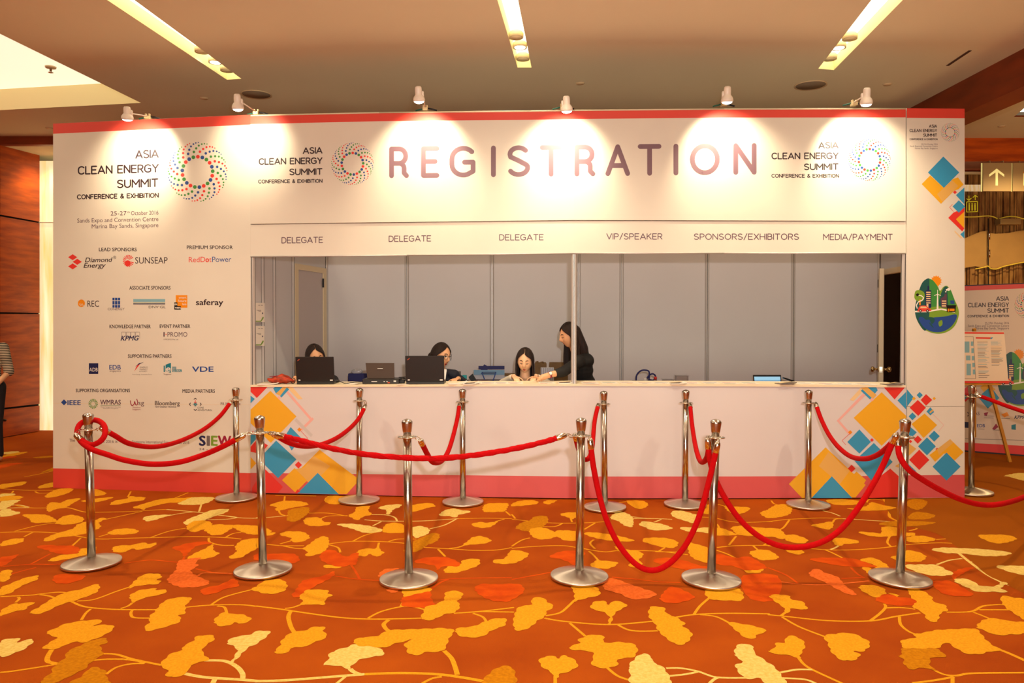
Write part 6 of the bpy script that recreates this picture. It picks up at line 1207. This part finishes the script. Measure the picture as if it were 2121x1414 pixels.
sh = MB(); nb = hB+Vector((.03, -.045, -.17)); sh.add([nb+Vector((-.03, .03, .05)), nb+Vector((.03, .02, .045)), nb+Vector((.012, -.035, -.12)), nb+Vector((-.004, -.035, -.10))], [[0, 1, 2, 3]], WHITE); sh.build('shirt_front', tB)
for sd in (-1, 1):
    q = [HB_(sd*22+12*math.cos(a*math.pi/9), 2+12.5*math.sin(a*math.pi/9), .013) for a in range(18)]; MB().tube(q, .0016, BLACK, 6, closed=True).build('glasses_rim', tB)
    MB().tube([HB_(sd*34, 5, .013), HB_(sd*55, 5, .012), HB_(sd*88, 3, .008)], .0016, BLACK, 6).build('glasses_temple', tB)
MB().tube([HB_(-10, 4, .014), HB_(0, 6, .012), HB_(10, 4, .014)], .0016, BLACK, 6).build('glasses_bridge', tB)
# --- C: seated, long straight hair, looking down, hands on the counter
hC = pxw(1087.5, 747, 7.26); zc = ct(1072, .2).z
tC, HC = seated('seated person with long straight black hair and cream top looking down at the counter', hC, -6, 16, 2, SKIN2, CRM, 1.2, [((hC.x+.21, 7.48, .96), (hC.x+.10, 7.26, zc+.035), (-.25, -1, -.18), (0, .1, 1), (15, 25, 28, 30, 32), .8), ((hC.x-.21, 7.46, .96), (hC.x-.105, 7.22, zc+.035), (.25, -1, -.15), (0, .1, 1), (15, 25, 28, 30, 32), .85)], 'cream_top', legm=DK)
HC.face(tC, down=1); HC.hair(tC, .20, part=-16, A0=56, off=.015, flare=.10)
e = HC(90, -16, .008); MB().ball(tuple(e), .006, CHROME, 8).build('earring', tC)
# --- D: standing, leaning, pointing with the watch arm
hD = pxw(1180, 695, 7.36); tD = thing('person', 'standing person in black with very long dark hair and a watch pointing at the counter', 'person', (hD.x+.12, 7.5, 0)); HD = Head(hD, -72, 12, 0, 1.0)
b = MB(); HD.geo(b, SKIN); nb = hD+Vector((.06, .02, -.15)); ch = nb+Vector((.05, .03, -.06)); shn = ch+Vector((-.03, -.14, -.03)); shf = ch+Vector((.03, .15, -.02)); pel = Vector((hD.x+.16, 7.52, .90))
cap_geo(b, HD.M @ Vector((0, .02, -.07)), nb, .046, .048, SKIN); cap_geo(b, nb, ch, .05, .06, SKIN)
elb = pxw(1166, 770, 7.12); wrs = pxw(1141, 775.5, 7.06); hw = pxw(1124, 781, 7.03)
cap_geo(b, shn, elb, .042, .037, SKIN); cap_geo(b, elb, wrs, .037, .027, SKIN); 
cap_geo(b, wrs, hw, .026, .028, SKIN); kn = pxw(1116, 783, 7.02)
for dx, dz in ((0, 0), (.012, -.006), (.022, -.012), (.030, -.014)): cap_geo(b, hw+Vector((dx*.4, dx*.5, dz)), kn+Vector((dx, dx*.6, dz)), .017, .012, SKIN, 8)
cap_geo(b, kn, pxw(1108, 781, 6.99), .010, .008, SKIN, 8); cap_geo(b, pxw(1108, 781, 6.99), pxw(1102.5, 779.5, 6.97), .008, .0065, SKIN, 8)
zt = zc+.006
for dx, x1, r_ in ((.012, 1111, .0075), (.024, 1116.5, .0078), (.034, 1121.5, .0072)):
    p0 = kn+Vector((dx, .01, -.012)); p2 = pxw(x1, 790.5, 7.0); p2.z = zt+.004; p1 = p0.lerp(p2, .5)+Vector((-.004, -.012, .004)); cap_geo(b, p0, p1, r_*1.15, r_, SKIN, 8); cap_geo(b, p1, p2, r_, r_*.85, SKIN, 8)
th0 = hw+Vector((-.004, -.02, -.008)); th1 = pxw(1117, 787, 6.97); cap_geo(b, th0, th1, .012, .010, SKIN, 8); cap_geo(b, th1, pxw(1112, 788.5, 6.96), .010, .0075, SKIN, 8)
elf = Vector((shf.x+.08, shf.y+.04, shf.z-.27)); cap_geo(b, shf, elf, .042, .036, SKIN); wf = elf+Vector((-.05, -.05, -.22)); cap_geo(b, elf, wf, .036, .025, SKIN); hand(b, wf, (0, -.1, -1), (1, 0, 0), m=SKIN)
cap_geo(b, ch+Vector((.03, 0, -.04)), pel, .06, .08, SKIN); legs(b, pel, False, SKIN); fuse(b, 'body', tD, .0055, 2, SKIN)
BLKC = mat('cloth_black', (12, 10, 11), .8)
cl = MB(); cap_geo(cl, shn, shf, .062, .062, BLKC); cap_geo(cl, ch+Vector((.02, 0, -.04)), nb+Vector((.05, .02, -.045)), .085, .06, BLKC); ell(cl, ch+Vector((.03, 0, -.03)), (.10, .15, .08), BLKC)
for i in range(8):
    f = i/7; c = (ch+Vector((0, 0, -.05))).lerp(pel, f); ell(cl, c, ((.105, .112, .112, .10, .10, .115, .13, .135)[i], .135, .085), BLKC, 12)
cap_geo(cl, shn, elb, .054, .050, BLKC); cap_geo(cl, elb, elb.lerp(wrs, .42), .050, .044, BLKC); cap_geo(cl, shf, elf, .052, .046, BLKC); cap_geo(cl, elf, wf, .046, .034, BLKC); fuse(cl, 'black_top', tD, .008, 4, BLKC)
lg = MB()
for sd in (-1, 1):
    h = pel+Vector((sd*.085, 0, -.03)); kn_ = Vector((h.x, h.y-.02, h.z*.52)); an = Vector((h.x, h.y+.02, .085)); cap_geo(lg, h, kn_, .090, .064, DK); cap_geo(lg, kn_, an, .062, .046, DK)
fuse(lg, 'trousers', tD, .012, 3, DK)
HD.face(tD, down=1, makeup=mat('lips_red', (170, 30, 34), .4)); HD.hair(tD, .36, part=0, A0=74, off=.019, flare=.12, rows=14, lenf=lambda u: .75+.35*math.sin(math.pi*u))
lh = MB(); cap_geo(lh, HD.M @ Vector((0, .035, .02)), pxw(1203, 722, 7.40), .085, .072, HAIRB, 16); cap_geo(lh, pxw(1203, 722, 7.40), pxw(1208, 745, 7.42), .072, .062, HAIRB, 16); cap_geo(lh, pxw(1208, 745, 7.42), pxw(1210, 768, 7.42), .062, .036, HAIRB, 16); fuse(lh, 'long_hair', tD, .008, 3, HAIRB)
d = (hw-wrs).normalized(); wc = wrs.lerp(hw, .12); mb = MB(); mb.lathe([(.029, -.008), (.0305, -.004), (.0305, .004), (.029, .008)], MAROON, wc, 24, tuple(d), cap=False); wo = mb.build('watch_strap', tD)
up = (Vector((0.1, -1, .5))-d*Vector((0.1, -1, .5)).dot(d)).normalized(); MB().lathe([(.001, .0), (.018, 0), (.018, .007), (.016, .009), (.001, .009)], mat('watch_steel', (220, 205, 180), .25, .8), wc+up*.029, 24, tuple(up)).build('watch_case', wo)
MB().lathe([(.001, .0), (.014, 0), (.014, .001), (.001, .001)], WHITE, wc+up*.0385, 24, tuple(up)).build('watch_face', wo)
# --- E: passer-by cut by the left edge
pE = Vector((X(-26, 8.5), 8.5, 0)); tE = thing('person', 'person in a striped short sleeved top at the left edge of the frame', 'person', (pE.x, 8.5, 0)); hE = pE+Vector((0, -.02, 1.50)); HE = Head(hE, -20)
b = MB(); HE.geo(b, SKIN); nb = hE+Vector((0, .02, -.15)); ch = nb+Vector((0, .02, -.07)); sl = ch+Vector((.16, 0, -.01)); sr = ch+Vector((-.16, 0, -.01)); pel = Vector((pE.x, 8.52, .86)); cap_geo(b, HE.M @ Vector((0, .01, -.07)), nb, .045, .048, SKIN); cap_geo(b, nb, ch, .05, .06, SKIN)
torso(b, nb, sl*.9+ch*.1, sr*.9+ch*.1, pel, SKIN, .84); legs(b, pel, False, SKIN)
st = mat('striped_knit', (228, 214, 186), .8); nt = st.node_tree; wv = nt.nodes.new('ShaderNodeTexWave'); wv.bands_direction = 'Z'; wv.inputs['Scale'].default_value = 17; tc = nt.nodes.new('ShaderNodeTexCoord'); rp = nt.nodes.new('ShaderNodeValToRGB'); rp.color_ramp.elements[0].position = .48; rp.color_ramp.elements[1].position = .52; rp.color_ramp.elements[0].color = lin((20, 16, 18)); rp.color_ramp.elements[1].color = lin((222, 206, 176)); nt.links.new(tc.outputs['Object'], wv.inputs[0]); nt.links.new(wv.outputs[0], rp.inputs[0]); nt.links.new(rp.outputs[0], nt.nodes['Principled BSDF'].inputs[0])
cl = MB(); torso(cl, nb+Vector((0, 0, -.04)), sl, sr, pel, st, .98)
for sd, s0 in ((1, sl), (-1, sr)):
    e_ = s0+Vector((sd*.045, .02, -.27)); w_ = e_+Vector((sd*-.05, -.16, -.15)); cap_geo(b, s0, e_, .040, .034, SKIN); cap_geo(b, e_, w_, .034, .024, SKIN); hand(b, w_, (sd*-.3, -1, -.1), (0, 0, 1), thumb=sd, m=SKIN); cap_geo(cl, s0, e_, .054, .052, st)
fuse(b, 'body', tE, .009, 3, SKIN); fuse(cl, 'striped_top', tE, .009, 3, st)
lg = MB()
for sd in (-1, 1):
    h = pel+Vector((sd*.085, 0, -.03)); kn_ = Vector((h.x, h.y-.02, h.z*.52)); an = Vector((h.x, h.y+.02, .085)); cap_geo(lg, h, kn_, .090, .064, DK); cap_geo(lg, kn_, an, .062, .046, DK)
fuse(lg, 'trousers', tE, .012, 3, DK); HE.face(tE); HE.hair(tE, .20, part=0, A0=66)
